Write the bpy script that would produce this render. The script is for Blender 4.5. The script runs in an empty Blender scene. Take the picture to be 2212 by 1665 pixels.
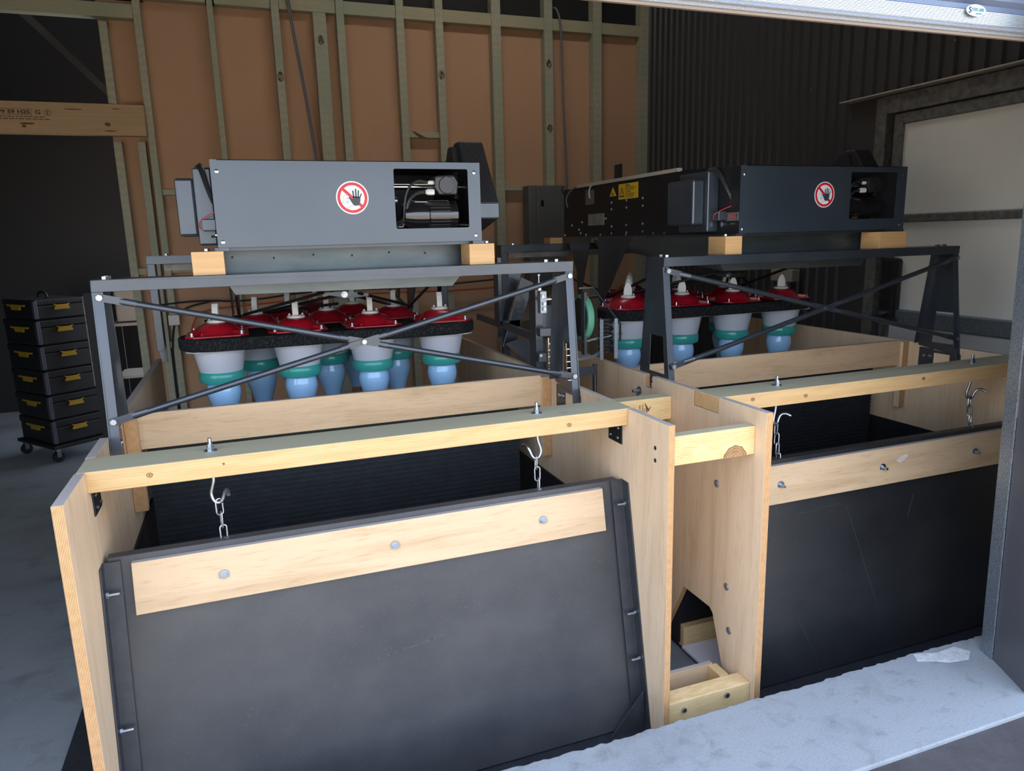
import bpy, bmesh, math, random
from mathutils import Vector, Matrix
random.seed(7)
PI = math.pi
OZ = 1.05                      # height of the enclosure tops above the floor is 1.05 m; drawings below use top = 0

# ---------------------------------------------------------------- camera
YAW, PITCH, ROLL, FPX = 0.3506, 0.2036, -0.0262, 1559.1
CAM = Vector((0.4017, -1.6959, 0.5345 + OZ))
fw = Vector((math.sin(YAW)*math.cos(PITCH), math.cos(YAW)*math.cos(PITCH), -math.sin(PITCH)))
rt = Vector((math.cos(YAW), -math.sin(YAW), 0)); up = rt.cross(fw)
c_, s_ = math.cos(ROLL), math.sin(ROLL)
r2 = rt*c_ + up*s_; u2 = up*c_ - rt*s_
cd = bpy.data.cameras.new('camera'); cam = bpy.data.objects.new('camera', cd)
bpy.context.scene.collection.objects.link(cam)
M = Matrix.Identity(4)
for i in range(3):
    M[i][0] = r2[i]; M[i][1] = u2[i]; M[i][2] = -fw[i]; M[i][3] = CAM[i]
cam.matrix_world = M
cd.sensor_width = 36; cd.lens = FPX/2212*36; cd.clip_start = 0.05; cd.clip_end = 200
sc = bpy.context.scene; sc.camera = cam
# ---------------------------------------------------------------- light
sc.view_settings.view_transform = 'Standard'; sc.view_settings.look = 'None'
sc.view_settings.gamma = 1; sc.view_settings.use_curve_mapping = False
sc.view_settings.exposure = 0.55
W = bpy.data.worlds.new('sky'); sc.world = W; W.use_nodes = True
nt = W.node_tree; nt.nodes.clear()
o_ = nt.nodes.new('ShaderNodeOutputWorld'); bg = nt.nodes.new('ShaderNodeBackground')
tc = nt.nodes.new('ShaderNodeTexCoord'); sx = nt.nodes.new('ShaderNodeSeparateXYZ'); cr = nt.nodes.new('ShaderNodeValToRGB')
nt.links.new(tc.outputs['Generated'], sx.inputs[0]); nt.links.new(sx.outputs['Z'], cr.inputs[0])
e = cr.color_ramp.elements
e[0].position = 0.0; e[0].color = (0.86, 0.93, 1.0, 1)
e[1].position = 1.0; e[1].color = (0.42, 0.57, 0.90, 1)
q = e.new(0.25); q.color = (0.66, 0.79, 1.0, 1)
nt.links.new(cr.outputs[0], bg.inputs[0]); bg.inputs[1].default_value = 3.0
nt.links.new(bg.outputs[0], o_.inputs[0])
sd = bpy.data.lights.new('sun', 'SUN'); sd.energy = 12.0; sd.angle = math.radians(0.6); sd.color = (1.0, 0.90, 0.76)
sun = bpy.data.objects.new('sun', sd); sc.collection.objects.link(sun)
sdir = Vector((0.10, -0.20, -1.0)).normalized()      # high sun behind the shed: the doorway is in shade, the yard is lit
sun.rotation_euler = sdir.to_track_quat('-Z', 'Y').to_euler()
sun.location = (0, 2, 8)

la = bpy.data.lights.new('strip_lamp', 'AREA'); la.shape = 'RECTANGLE'; la.size = 1.5; la.size_y = .25; la.energy = 11; la.color = (1.0, .97, .93)
lo = bpy.data.objects.new('strip_lamp', la); sc.collection.objects.link(lo); lo.location = (2.2, 2.6, 3.4 + OZ - .10)   # the shed's ceiling strip light, above the frame
# ---------------------------------------------------------------- materials
def mat(name, col=(.5,.5,.5), rough=.5, metal=0.0, spec=.5, coat=0.0, trans=0.0, sss=0.0):
    m = bpy.data.materials.new(name); m.use_nodes = True
    b = m.node_tree.nodes['Principled BSDF']
    b.inputs['Base Color'].default_value = (*col, 1); b.inputs['Roughness'].default_value = rough
    b.inputs['Metallic'].default_value = metal; b.inputs['Specular IOR Level'].default_value = spec
    b.inputs['Coat Weight'].default_value = coat
    if trans: b.inputs['Transmission Weight'].default_value = trans
    if sss:
        b.inputs['Subsurface Weight'].default_value = sss; b.inputs['Subsurface Radius'].default_value = (.03,.03,.03)
    return m
def nodes(m): return m.node_tree.nodes, m.node_tree.links, m.node_tree.nodes['Principled BSDF']
def ramp(N, L, src, stops):
    r = N.new('ShaderNodeValToRGB'); E_ = r.color_ramp.elements
    E_[0].position, E_[0].color = stops[0][0], (*stops[0][1], 1)
    E_[1].position, E_[1].color = stops[-1][0], (*stops[-1][1], 1)
    for p, c in stops[1:-1]:
        n = E_.new(p); n.color = (*c, 1)
    L.new(src, r.inputs[0]); return r.outputs[0]
def coords(N, L, scale=(1,1,1), rot=(0,0,0)):
    t = N.new('ShaderNodeTexCoord'); m = N.new('ShaderNodeMapping')
    m.inputs['Scale'].default_value = scale; m.inputs['Rotation'].default_value = rot
    L.new(t.outputs['Object'], m.inputs[0]); return m.outputs[0]
def noise(N, L, vec, scale=5, detail=6, rough=.55, dist=0):
    n = N.new('ShaderNodeTexNoise'); n.inputs['Scale'].default_value = scale; n.inputs['Detail'].default_value = detail
    n.inputs['Roughness'].default_value = rough; n.inputs['Distortion'].default_value = dist
    L.new(vec, n.inputs['Vector']); return n.outputs['Fac']
def bump(N, L, b, h, strength=.2, dist=.002):
    k = N.new('ShaderNodeBump'); k.inputs['Strength'].default_value = strength; k.inputs['Distance'].default_value = dist
    L.new(h, k.inputs['Height']); L.new(k.outputs[0], b.inputs['Normal'])
def mixc(N, L, f, a, b, mode='MIX'):
    x = N.new('ShaderNodeMix'); x.data_type = 'RGBA'; x.blend_type = mode
    for sock, v in ((x.inputs[0], f), (x.inputs[6], a), (x.inputs[7], b)):
        if isinstance(v, (int, float)): sock.default_value = v
        elif isinstance(v, tuple): sock.default_value = (*v, 1)
        else: L.new(v, sock)
    return x.outputs[2]
def noisy(name, c1, c2, scale=6, stretch=(1,1,1), rough=.5, metal=0, spec=.5, bmp=0, detail=6, lo=.3, hi=.7, coat=0, rvar=0):
    m = mat(name, c1, rough, metal, spec, coat); N, L, b = nodes(m)
    f = noise(N, L, coords(N, L, stretch), scale, detail)
    L.new(ramp(N, L, f, [(lo, c1), (hi, c2)]), b.inputs['Base Color'])
    if bmp: bump(N, L, b, f, bmp)
    if rvar:
        r = N.new('ShaderNodeMapRange'); r.inputs[3].default_value = rough - rvar; r.inputs[4].default_value = rough + rvar
        L.new(f, r.inputs[0]); L.new(r.outputs[0], b.inputs['Roughness'])
    return m
def ply(name, face1, face2, axis, thick_scale, grain=(1,1,1)):
    """plywood: veneer on the broad faces, stripes of plies on the narrow edges; axis = index of the thickness direction"""
    m = mat(name, face1, .55, 0, .35); N, L, b = nodes(m)
    f = noise(N, L, coords(N, L, grain), 3.2, 8, .6, .6)
    g = noise(N, L, coords(N, L, tuple(k*3 for k in grain)), 9, 4, .5)
    face = ramp(N, L, f, [(.30, face2), (.5, face1), (.72, tuple(min(1, k*1.07) for k in face1))])
    dark = ramp(N, L, g, [(.30, (.80,.74,.66)), (.45, (1,1,1))])
    face = mixc(N, L, .55, face, dark, 'MULTIPLY')
    t = N.new('ShaderNodeTexCoord'); s = N.new('ShaderNodeSeparateXYZ'); L.new(t.outputs['Object'], s.inputs[0])
    mu = N.new('ShaderNodeMath'); mu.operation = 'MULTIPLY'; mu.inputs[1].default_value = thick_scale; L.new(s.outputs[axis], mu.inputs[0])
    fr = N.new('ShaderNodeMath'); fr.operation = 'FRACT'; L.new(mu.outputs[0], fr.inputs[0])
    edge = ramp(N, L, fr.outputs[0], [(0, (.30,.13,.05)), (.30, (.30,.13,.05)), (.42, (.56,.33,.15)), (.88, (.60,.37,.18)), (1, (.30,.13,.05))])
    en = noise(N, L, coords(N, L, (1,1,1)), 60, 3)
    edge = mixc(N, L, .35, edge, ramp(N, L, en, [(.3, (.55,.5,.45)), (.6, (1,1,1))]), 'MULTIPLY')
    n = N.new('ShaderNodeSeparateXYZ'); L.new(t.outputs['Normal'], n.inputs[0])
    ab = N.new('ShaderNodeMath'); ab.operation = 'ABSOLUTE'; L.new(n.outputs[axis], ab.inputs[0])
    gt = N.new('ShaderNodeMath'); gt.operation = 'GREATER_THAN'; gt.inputs[1].default_value = .5; L.new(ab.outputs[0], gt.inputs[0])
    uz = N.new('ShaderNodeMath'); uz.operation = 'GREATER_THAN'; uz.inputs[1].default_value = .7; L.new(n.outputs[2], uz.inputs[0])
    edge = mixc(N, L, uz.outputs[0], edge, mixc(N, L, .75, edge, (.40,.385,.38), 'MIX'))     # upward-facing edges mixed towards grey
    L.new(mixc(N, L, gt.outputs[0], edge, face), b.inputs['Base Color'])
    bump(N, L, b, g, .08, .001)
    return m
def timber(name, c1, c2, grain, knot=(.28,.15,.07), knots=True, green=None, kscale=3.0, kseed=0, topgrey=False):
    m = mat(name, c1, .55, 0, .3); N, L, b = nodes(m)
    v = coords(N, L, grain)
    f = noise(N, L, v, 7, 5, .6, 1.2)
    w = N.new('ShaderNodeTexWave'); w.wave_type = 'BANDS'; w.bands_direction = 'Z'
    w.inputs['Scale'].default_value = 9; w.inputs['Distortion'].default_value = 5; w.inputs['Detail'].default_value = 3; w.inputs['Detail Scale'].default_value = 1.2
    L.new(v, w.inputs['Vector'])
    base = ramp(N, L, w.outputs['Fac'], [(.15, c1), (.8, c2)])
    base = mixc(N, L, .5, base, ramp(N, L, f, [(.35, c2), (.65, c1)]))
    if knots:
        vo = N.new('ShaderNodeTexVoronoi'); vo.inputs['Scale'].default_value = kscale; vo.inputs['Randomness'].default_value = 1
        mp = N.new('ShaderNodeMapping'); mp.inputs['Location'].default_value = (kseed, kseed*.37, kseed*1.3)
        t = N.new('ShaderNodeTexCoord'); L.new(t.outputs['Object'], mp.inputs[0]); L.new(mp.outputs[0], vo.inputs['Vector'])
        k = ramp(N, L, vo.outputs['Distance'], [(.03, (0,0,0)), (.05, (1,1,1))])
        base = mixc(N, L, k, knot, base)
    if topgrey:
        t2 = N.new('ShaderNodeTexCoord'); n2 = N.new('ShaderNodeSeparateXYZ'); L.new(t2.outputs['Normal'], n2.inputs[0])
        g2 = N.new('ShaderNodeMath'); g2.operation = 'GREATER_THAN'; g2.inputs[1].default_value = .7; L.new(n2.outputs[2], g2.inputs[0])
        base = mixc(N, L, g2.outputs[0], base, mixc(N, L, .72, base, (.37,.38,.28)))     # upper face mixed towards greenish grey
    if green:
        gn = noise(N, L, coords(N, L, (1,1,1)), 2.3, 3)
        base = mixc(N, L, ramp(N, L, gn, [(.35, (0,0,0)), (.65, (.75,.75,.75))]), base, green)
    L.new(base, b.inputs['Base Color']); bump(N, L, b, f, .12, .001)
    return m
MT = {}
MT['ply_side'] = ply('plywood_side', (.68,.50,.33), (.58,.41,.25), 0, 1/.0031, (6,6,.55))
MT['ply_board'] = ply('plywood_board', (.56,.39,.235), (.46,.31,.17), 1, 1/.0028, (.55,6,6))
MT['beam'] = timber('pine_beam', (.62,.41,.20), (.50,.305,.125), (.6,6,6), green=None, kscale=2.1, kseed=3.1, topgrey=True)
MT['spacer'] = timber('pine_spacer', (.76,.56,.28), (.60,.36,.14), (1.6,5,5), knots=True, kscale=4.0, kseed=1.7, topgrey=True)
MT['stud'] = timber('treated_stud', (.48,.45,.33), (.37,.35,.26), (6,6,.6), knot=(.05,.035,.03), kscale=1.3, kseed=5.2, green=(.33,.37,.27))
MT['nog'] = timber('treated_nogging', (.50,.44,.28), (.38,.34,.22), (.6,6,6), knot=(.05,.035,.03), kscale=1.6, kseed=2.2, green=(.33,.37,.27))
MT['lintel'] = timber('lintel_timber', (.55,.38,.22), (.42,.28,.15), (.35,5,5), knot=(.06,.025,.015), kscale=1.9, kseed=8.2)
MT['block'] = noisy('block_wood', (.56,.34,.15), (.48,.285,.12), 5, (.6,4,14), .5, bmp=.05)
MT['steel'] = noisy('charcoal_powder_coat', (.048,.057,.072), (.062,.072,.088), 9, (1,1,1), .34, .6, .6, coat=.2, rvar=.05)
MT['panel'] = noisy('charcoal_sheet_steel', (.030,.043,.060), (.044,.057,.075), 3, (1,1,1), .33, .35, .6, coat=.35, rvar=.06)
MT['black'] = noisy('black_sheet', (.010,.011,.013), (.016,.017,.020), 8, (1,1,1), .5, .1, .35)
MT['blackplastic'] = mat('black_plastic', (.012,.012,.014), .32, 0, .5)
MT['glossblack'] = mat('gloss_black_paint', (.02,.02,.022), .16, .5, .6, .8)
MT['guard'] = noisy('textured_black_guard', (.014,.014,.016), (.03,.03,.033), 90, (1,1,1), .5, 0, .4, bmp=.25)
MT['boxcoat'] = mat('grey_box_coat', (.085,.085,.11), .38, .3, .5, .2)
MT['galv'] = noisy('galvanised_steel', (.20,.23,.26), (.36,.41,.46), 190, (1,1,1), .42, .75, .5, lo=.35, hi=.65)
MT['galvdark'] = noisy('dull_galvanised_steel', (.13,.13,.125), (.23,.23,.22), 30, (1,1,1), .5, .5, .5, lo=.35, hi=.65)
MT['stopsteel'] = noisy('dark_stop_steel', (.030,.032,.037), (.045,.045,.05), 30, (1,1,1), .42, .2, .5)
MT['trough'] = noisy('grey_sheet_trough', (.07,.086,.09), (.105,.122,.128), 7, (1,1,4), .38, .6, .5)
MT['zinc'] = mat('zinc_bolt', (.40,.45,.51), .32, 1.0)
MT['chrome'] = mat('polished_rod', (.70,.68,.62), .15, 1.0)
MT['darkrod'] = mat('black_rod', (.03,.03,.035), .35, .6)
MT['foam'] = noisy('recycled_rubber', (.006,.007,.008), (.07,.075,.085), 210, (1,1,1), .85, 0, .2, bmp=.5, lo=.5, hi=.8)
MT['red'] = mat('red_plastic_cap', (.36,.006,.018), .30, 0, .5, .15)
MT['green'] = mat('teal_rubber_ring', (.045,.36,.31), .25, 0, .5, .2, sss=.1)
MT['white'] = mat('white_plastic', (.62,.62,.60), .38)
MT['pin'] = mat('pale_blue_pin', (.40,.68,1.0), .14, 0, .5, .5)
MT['rubber'] = noisy('black_rubber', (.012,.013,.016), (.022,.024,.028), 30, (1,1,1), .55, 0, .4, bmp=.1)
MT['greenwheel'] = mat('green_belt', (.10,.34,.22), .5)
MT['yellow'] = mat('yellow_plastic', (.36,.22,.012), .45)
MT['toolbox'] = noisy('toolbox_plastic', (.005,.0055,.0065), (.008,.008,.0095), 30, (1,1,1), .55)
MT['cable'] = mat('black_cable', (.02,.02,.022), .4)
MT['greycable'] = mat('grey_cable', (.17,.16,.18), .5)
MT['orangecable'] = mat('orange_cable', (.50,.09,.03), .5)
MT['redwire'] = mat('red_wire', (.5,.02,.03), .4)
MT['signred'] = mat('sign_red', (.50,.010,.018), .4); MT['signwhite'] = mat('sign_white', (.66,.70,.76), .4)
MT['signblack'] = mat('sign_black', (.03,.04,.05), .5); MT['signyellow'] = mat('sign_yellow', (.72,.46,.01), .5)
MT['ink'] = mat('brown_ink', (.09,.04,.02), .7); MT['teal'] = mat('logo_teal', (.03,.22,.24), .4)
MT['badge'] = mat('pale_badge', (.36,.39,.42), .35, .3)
MT['cabinet'] = mat('grey_cabinet', (.15,.15,.14), .45, .1)
MT['trunk'] = mat('beige_trunking', (.42,.39,.34), .5)
MT['whitepanel'] = noisy('white_door_sheet', (.72,.71,.66), (.78,.77,.72), 2.5, (1,1,1), .42, 0, .5)
MT['whitecoat'] = mat('white_melamine', (.75,.76,.84), .3)
MT['charcoal'] = noisy('charcoal_cladding', (.085,.085,.098), (.095,.095,.108), 5, (1,1,1), .45, .1, .45)
MT['rail'] = mat('mill_aluminium', (.62,.67,.72), .30, .8); MT['bronze'] = mat('bronze_rubber_lip', (.17,.13,.10), .5)
MT['curtain'] = mat('blue_grey_curtain', (.12,.15,.22), .35, .2)
# frosted funnels
m = mat('frosted_funnel', (.80,.82,.90), .35, 0, .4); N, L, b = nodes(m)
b.inputs['Alpha'].default_value = 1.0; b.inputs['Transmission Weight'].default_value = .40; b.inputs['IOR'].default_value = 1.2
b.inputs['Roughness'].default_value = .45; MT['funnel'] = m
# orange building wrap with soft colour blotches
m = mat('orange_wrap', (.30,.15,.075), .7, 0, .2); N, L, b = nodes(m)
f = noise(N, L, coords(N, L, (.8,1,.5)), .9, 2)
L.new(ramp(N, L, f, [(.3, (.50,.30,.195)), (.7, (.57,.345,.205))]), b.inputs['Base Color'])
bump(N, L, b, noise(N, L, coords(N, L), 14, 3), .25, .01); MT['wrap'] = m
# concrete
def concrete(name, c1, c2, c3, sc_=2.4, rough=.7):
    m = mat(name, c1, rough, 0, .3); N, L, b = nodes(m)
    f = noise(N, L, coords(N, L, (1,1,1)), sc_, 9, .62); g = noise(N, L, coords(N, L, (1,1.4,1)), sc_*3.4, 6, .6, .5)
    base = ramp(N, L, f, [(.3, c2), (.5, c1), (.7, c1)])
    st = ramp(N, L, g, [(.30, c3), (.46, (1,1,1))])
    base = mixc(N, L, .55, base, st, 'MULTIPLY')
    sp = noise(N, L, coords(N, L), 160, 2); base = mixc(N, L, .25, base, ramp(N, L, sp, [(.35, (.5,.5,.5)), (.6, (1,1,1))]), 'MULTIPLY')
    L.new(base, b.inputs['Base Color']); bump(N, L, b, g, .15, .003); return m
MT['slab'] = concrete('pale_concrete', (.305,.315,.32), (.235,.24,.245), (.62,.61,.55), 4.2)
MT['floor'] = concrete('grey_floor', (.23,.245,.255), (.15,.165,.175), (.45,.46,.46), 1.4, .5)
MT['yard'] = concrete('tan_yard', (.44,.38,.29), (.40,.34,.26), (.8,.8,.8), .8)
MT['step'] = concrete('dark_step', (.068,.058,.058), (.095,.084,.082), (.7,.7,.7), 5.0)
MT['corr'] = mat('corrugated_brown_black', (.060,.059,.064), .42, .25, .45)
MT['dark'] = mat('dark_lining', (.012,.012,.014), .7)
# swing board: dusty black rubber with a few scuffs
m = mat('dusty_black_board', (.03,.03,.033), .42, 0, .45); N, L, b = nodes(m)
f = noise(N, L, coords(N, L, (1,1,1.2)), 2.6, 8, .6); g = noise(N, L, coords(N, L), 260, 2)
base = ramp(N, L, f, [(.3, (.022,.023,.027)), (.55, (.042,.041,.043)), (.75, (.062,.056,.052))])
base = mixc(N, L, ramp(N, L, g, [(.68, (0,0,0)), (.76, (.5,.5,.5))]), base, (.20,.19,.17))
L.new(base, b.inputs['Base Color']); MT['board'] = m
def board_variant(name, k):
    m2 = MT['board'].copy(); m2.name = name
    for n in m2.node_tree.nodes:
        if n.type == 'VALTORGB' and len(n.color_ramp.elements) == 3:
            for el in n.color_ramp.elements: el.color = tuple(c*k for c in el.color[:3]) + (1,)
    return m2
MT['boardB'] = board_variant('darker_black_board', .45)  # right-hand board: base tones scaled darker, speckle unchanged

# ---------------------------------------------------------------- mesh helpers
C = sc.collection
class MB:
    def __init__(s): s.v = []; s.f = []
    def add(s, vs, fs):
        o = len(s.v); s.v += [tuple(v) for v in vs]; s.f += [tuple(i+o for i in f) for f in fs]; return s
    def box(s, x0, x1, y0, y1, z0, z1):
        return s.add([(x0,y0,z0),(x1,y0,z0),(x1,y1,z0),(x0,y1,z0),(x0,y0,z1),(x1,y0,z1),(x1,y1,z1),(x0,y1,z1)],
                     [(3,2,1,0),(4,5,6,7),(0,1,5,4),(1,2,6,5),(2,3,7,6),(3,0,4,7)])
    def bar(s, p0, p1, w, h, ref=(0,0,1)):
        p0 = Vector(p0); p1 = Vector(p1); d = (p1-p0).normalized(); r = Vector(ref)
        a = d.cross(r).normalized()*w/2; b = a.cross(d).normalized()*h/2
        vs = [p+q for p in (p0, p1) for q in (-a-b, a-b, a+b, -a+b)]
        return s.add(vs, [(3,2,1,0),(4,5,6,7),(0,1,5,4),(1,2,6,5),(2,3,7,6),(3,0,4,7)])
    def prism(s, pts, ax, a, b):
        """polygon extruded along axis ax from a to b; pts are the two other coordinates in xyz order"""
        def P(u, v, w): return {'x': (w,u,v), 'y': (u,w,v), 'z': (u,v,w)}[ax]
        n = len(pts)
        return s.add([P(u,v,a) for u,v in pts] + [P(u,v,b) for u,v in pts],
                     [tuple(range(n)), tuple(range(2*n-1, n-1, -1))] + [(i, i+n, (i+1)%n+n, (i+1)%n) for i in range(n)])
    def ring(s, outer, inner, ax, a, b):
        def P(u, v, w): return {'x': (w,u,v), 'y': (u,w,v), 'z': (u,v,w)}[ax]
        n = len(outer); vs = []
        for w in (a, b):
            vs += [P(u,v,w) for u,v in outer] + [P(u,v,w) for u,v in inner]
        fs = []
        for i in range(n):
            j = (i+1) % n
            fs += [(i, j, n+j, n+i), (2*n+i, 3*n+i, 3*n+j, 2*n+j), (i, 2*n+i, 2*n+j, j), (n+i, n+j, 3*n+j, 3*n+i)]
        return s.add(vs, fs)
    def cyl(s, p0, p1, r0, r1=None, n=16):
        r1 = r0 if r1 is None else r1
        p0 = Vector(p0); p1 = Vector(p1); d = (p1-p0).normalized()
        a = d.orthogonal().normalized(); b = d.cross(a)
        vs = []
        for p, r in ((p0, r0), (p1, r1)):
            vs += [p + a*math.cos(2*PI*i/n)*r + b*math.sin(2*PI*i/n)*r for i in range(n)]
        return s.add(vs, [tuple(range(n-1,-1,-1)), tuple(range(n, 2*n))] + [(i, (i+1)%n, (i+1)%n+n, i+n) for i in range(n)])
    def tube(s, pts, r, n=8, closed=False, smooth=0):
        pts = [Vector(p) for p in pts]
        for _ in range(smooth):
            q = [pts[0]]
            for i in range(len(pts)-1):
                q += [pts[i]*.75+pts[i+1]*.25, pts[i]*.25+pts[i+1]*.75]
            q.append(pts[-1]); pts = q
        k = len(pts); T = []
        for i in range(k):
            a = pts[i-1] if (i or closed) else pts[0]; b = pts[(i+1)%k] if (i < k-1 or closed) else pts[-1]
            T.append((b-a).normalized())
        N_ = T[0].orthogonal().normalized(); vs = []
        for i in range(k):
            N_ = (N_ - T[i]*N_.dot(T[i])).normalized(); B_ = T[i].cross(N_)
            vs += [pts[i] + (N_*math.cos(2*PI*j/n) + B_*math.sin(2*PI*j/n))*r for j in range(n)]
        fs = []
        for i in range(k if closed else k-1):
            i2 = (i+1) % k
            fs += [(i*n+j, i*n+(j+1)%n, i2*n+(j+1)%n, i2*n+j) for j in range(n)]
        if not closed: fs += [tuple(range(n-1,-1,-1)), tuple((k-1)*n+j for j in range(n))]
        return s.add(vs, fs)
    def lathe(s, prof, c, n=32, axis='z', open_=False):
        vs = []
        for r, h in prof:
            for i in range(n):
                a = 2*PI*i/n; u, v = r*math.cos(a), r*math.sin(a)
                vs.append({'z': (c[0]+u, c[1]+v, c[2]+h), 'x': (c[0]+h, c[1]+u, c[2]+v), 'y': (c[0]+u, c[1]+h, c[2]+v)}[axis])
        k = len(prof); fs = []
        for i in range(k-1):
            fs += [(i*n+j, i*n+(j+1)%n, (i+1)*n+(j+1)%n, (i+1)*n+j) for j in range(n)]
        if prof[0] == prof[-1] or open_: return s.add(vs, fs)
        if prof[0][0] > 1e-4: fs.append(tuple(range(n-1,-1,-1)))
        if prof[-1][0] > 1e-4: fs.append(tuple((k-1)*n+j for j in range(n)))
        return s.add(vs, fs)
    def tf(s, fn):
        s.v = [tuple(fn(Vector(v))) for v in s.v]; return s
def top_of(o):
    while o.parent: o = o.parent
    return o
def build(name, mb, m, parent=None, bev=0, smooth=False, kind=None, label=None, seg=2):
    me = bpy.data.meshes.new(name)
    org = Vector((0,0,0))
    if parent is not None: org = Vector(top_of(parent)['org_'])
    me.from_pydata([Vector(v) + Vector((0,0,OZ)) - org for v in mb.v], [], mb.f); me.validate()
    bm = bmesh.new(); bm.from_mesh(me); bmesh.ops.remove_doubles(bm, verts=bm.verts, dist=1e-6)
    bmesh.ops.recalc_face_normals(bm, faces=bm.faces); bm.to_mesh(me); bm.free()
    if smooth:
        me.polygons.foreach_set('use_smooth', [True]*len(me.polygons)); me.set_sharp_from_angle(angle=math.radians(38))
    me.materials.append(MT[m] if isinstance(m, str) else m)
    o = bpy.data.objects.new(name, me); C.objects.link(o)
    if parent is not None: o.parent = parent
    else: o['org_'] = (0.0,0.0,0.0)
    if bev:
        bv = o.modifiers.new('bevel', 'BEVEL'); bv.width = bev; bv.segments = seg; bv.limit_method = 'ANGLE'; bv.angle_limit = math.radians(40)
    if kind: o['kind'] = kind
    if label: o['label'] = label
    return o
def thing(name, label, cat, loc, group=None):
    o = bpy.data.objects.new(name, None); C.objects.link(o); o.empty_display_size = .05
    o.location = (loc[0], loc[1], loc[2]+OZ); o['org_'] = tuple(o.location)
    if label: o['label'] = label
    if cat: o['category'] = cat
    if group: o['group'] = group
    return o
def struct(name, mb, m, **k): return build(name, mb, m, kind='structure', **k)
def tag(o, label, cat, group=None):
    o['label'] = label; o['category'] = cat
    if group: o['group'] = group
    return o
def copy_tree(o, parent=None):
    c = o.copy(); C.objects.link(c); c.parent = parent
    for ch in list(o.children): copy_tree(ch, c)
    return c
def text_mb(txt, size, origin, ux, uy, depth=.0006, align='CENTER', bold=.0, sx_=1.0):
    """lettering as solid mesh: ux = reading direction, uy = up direction of the letters"""
    cu = bpy.data.curves.new('lettering', 'FONT'); cu.body = txt; cu.size = size; cu.extrude = depth/2
    cu.align_x = align; cu.align_y = 'CENTER'; cu.offset = bold; cu.resolution_u = 3
    ob = bpy.data.objects.new('lettering', cu); C.objects.link(ob)
    bpy.context.view_layer.update()
    me = bpy.data.meshes.new_from_object(ob.evaluated_get(bpy.context.evaluated_depsgraph_get()))
    ux = Vector(ux).normalized(); uy = Vector(uy).normalized(); un = ux.cross(uy); O = Vector(origin)
    mb = MB(); mb.add([O + ux*v.co.x*sx_ + uy*v.co.y + un*v.co.z for v in me.vertices], [tuple(p.vertices) for p in me.polygons])
    bpy.data.objects.remove(ob); bpy.data.curves.remove(cu); bpy.data.meshes.remove(me)
    return mb
def disc(c, r, ax, t, n=40):
    d = {'y': (0,-t,0), 'x': (-t,0,0), 'z': (0,0,t)}[ax]
    return MB().cyl(c, tuple(c[i]+d[i] for i in range(3)), r, n=n)
def hexnut(mb, p, d, r, h):      # hex prism centred at p along direction d
    p = Vector(p); d = Vector(d).normalized(); mb.cyl(p, p+d*h, r, n=6); return mb
def bolt(mb, p, d, r=.006, ln=.02, washer=.013):
    p = Vector(p); d = Vector(d).normalized()
    if washer: mb.cyl(p, p+d*.002, washer, n=20)
    mb.cyl(p+d*.002, p+d*.009, r*1.75, n=6); mb.cyl(p+d*.009, p+d*(.009+ln), r, n=12); return mb

PX = 1.852                     # distance from one lane to the next
ZF = -1.05                     # shed floor
ZS = -.85                      # doorway slab
# ---------------------------------------------------------------- the setting
YB = 4.2                       # front face of the studs on the back wall
fl = MB().box(-4.5, 3.95, -.105, 8.0, ZF-.1, ZF); struct('floor', fl, 'floor')
# doorway slab with a broken inner edge
pts = [(-2.6, -.44), (3.4, -.47)]; n = 420
for i in range(n+1):
    x = 3.4 - 6.0*i/n
    pts.append((x, -.118 + random.uniform(-.004,.004) + .0025*math.sin(x*9) - .012*(x-1.6)*.5))
sl = MB().prism(pts, 'z', ZS-.3, ZS); struct('trim_1', sl, 'slab', bev=.004)
pt = MB().prism([(2.36,-.125),(2.44,-.150),(2.52,-.145),(2.545,-.185),(2.50,-.215),(2.43,-.205),(2.40,-.185),(2.34,-.160)], 'z', ZS, ZS+.0015)
struct('trim_7', pt, noisy('rough_mortar', (.62,.61,.60), (.42,.42,.42), 60, (1,1,1), .85, bmp=.6))
struct('trim_2', MB().box(-2.6, 3.4, -.95, -.455, ZS-.3, ZS-.012), 'step')
struct('ground', MB().box(-40, 40, -60, -.95, ZS-.6, ZS-.05), 'yard')
# back wall: wrap panel, studs, noggings
wb = thing('wall_back', None, None, (1.8, YB+.1, ZF)); wb['kind'] = 'structure'
build('wall_wrap', MB().box(-.36, 3.93, YB+.088, YB+.10, ZF, 2.2).box(-1.6, -.06, YB+.088, YB+.10, 2.19, 2.5), 'wrap', wb)
build('dark_lining', MB().box(-.36, 3.93, YB+.09, YB+.16, 2.2, 3.4), 'dark', wb)
studs = [(-.105,.047,ZF,3.2), (.366,.040,ZF,3.2), (.806,.055,ZF,3.2), (1.117,.095,ZF,2.19), (1.27,.058,ZF,3.2), (1.722,.060,ZF,3.2),
         (2.032,.062,ZF,3.2), (2.503,.078,ZF,3.2), (2.96,.074,ZF,3.2), (3.41,.082,ZF,3.2), (3.868,.088,ZF,3.2)]
for x, w, z0, z1 in studs:
    build('wall_stud', MB().box(x-w/2, x+w/2, YB, YB+.088, z0, z1), 'stud', wb, bev=.002)
for x, w, z0, z1 in [(-.322,.05,1.50,2.03), (-.325,.052,ZF,1.255), (-.175,.05,ZF,1.255)]:
    build('jamb_stud', MB().box(x-w/2, x+w/2, YB, YB+.088, z0, z1), 'stud', wb, bev=.002)
xs = [s[0] for s in studs if s[3] > 3]
for i in range(len(xs)-1):
    if xs[i] < -.05: continue
    build('nogging', MB().box(xs[i]+.03, xs[i+1]-.03, YB+.012, YB+.086, 2.195, 2.285), 'nog', wb, bev=.002)
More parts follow.
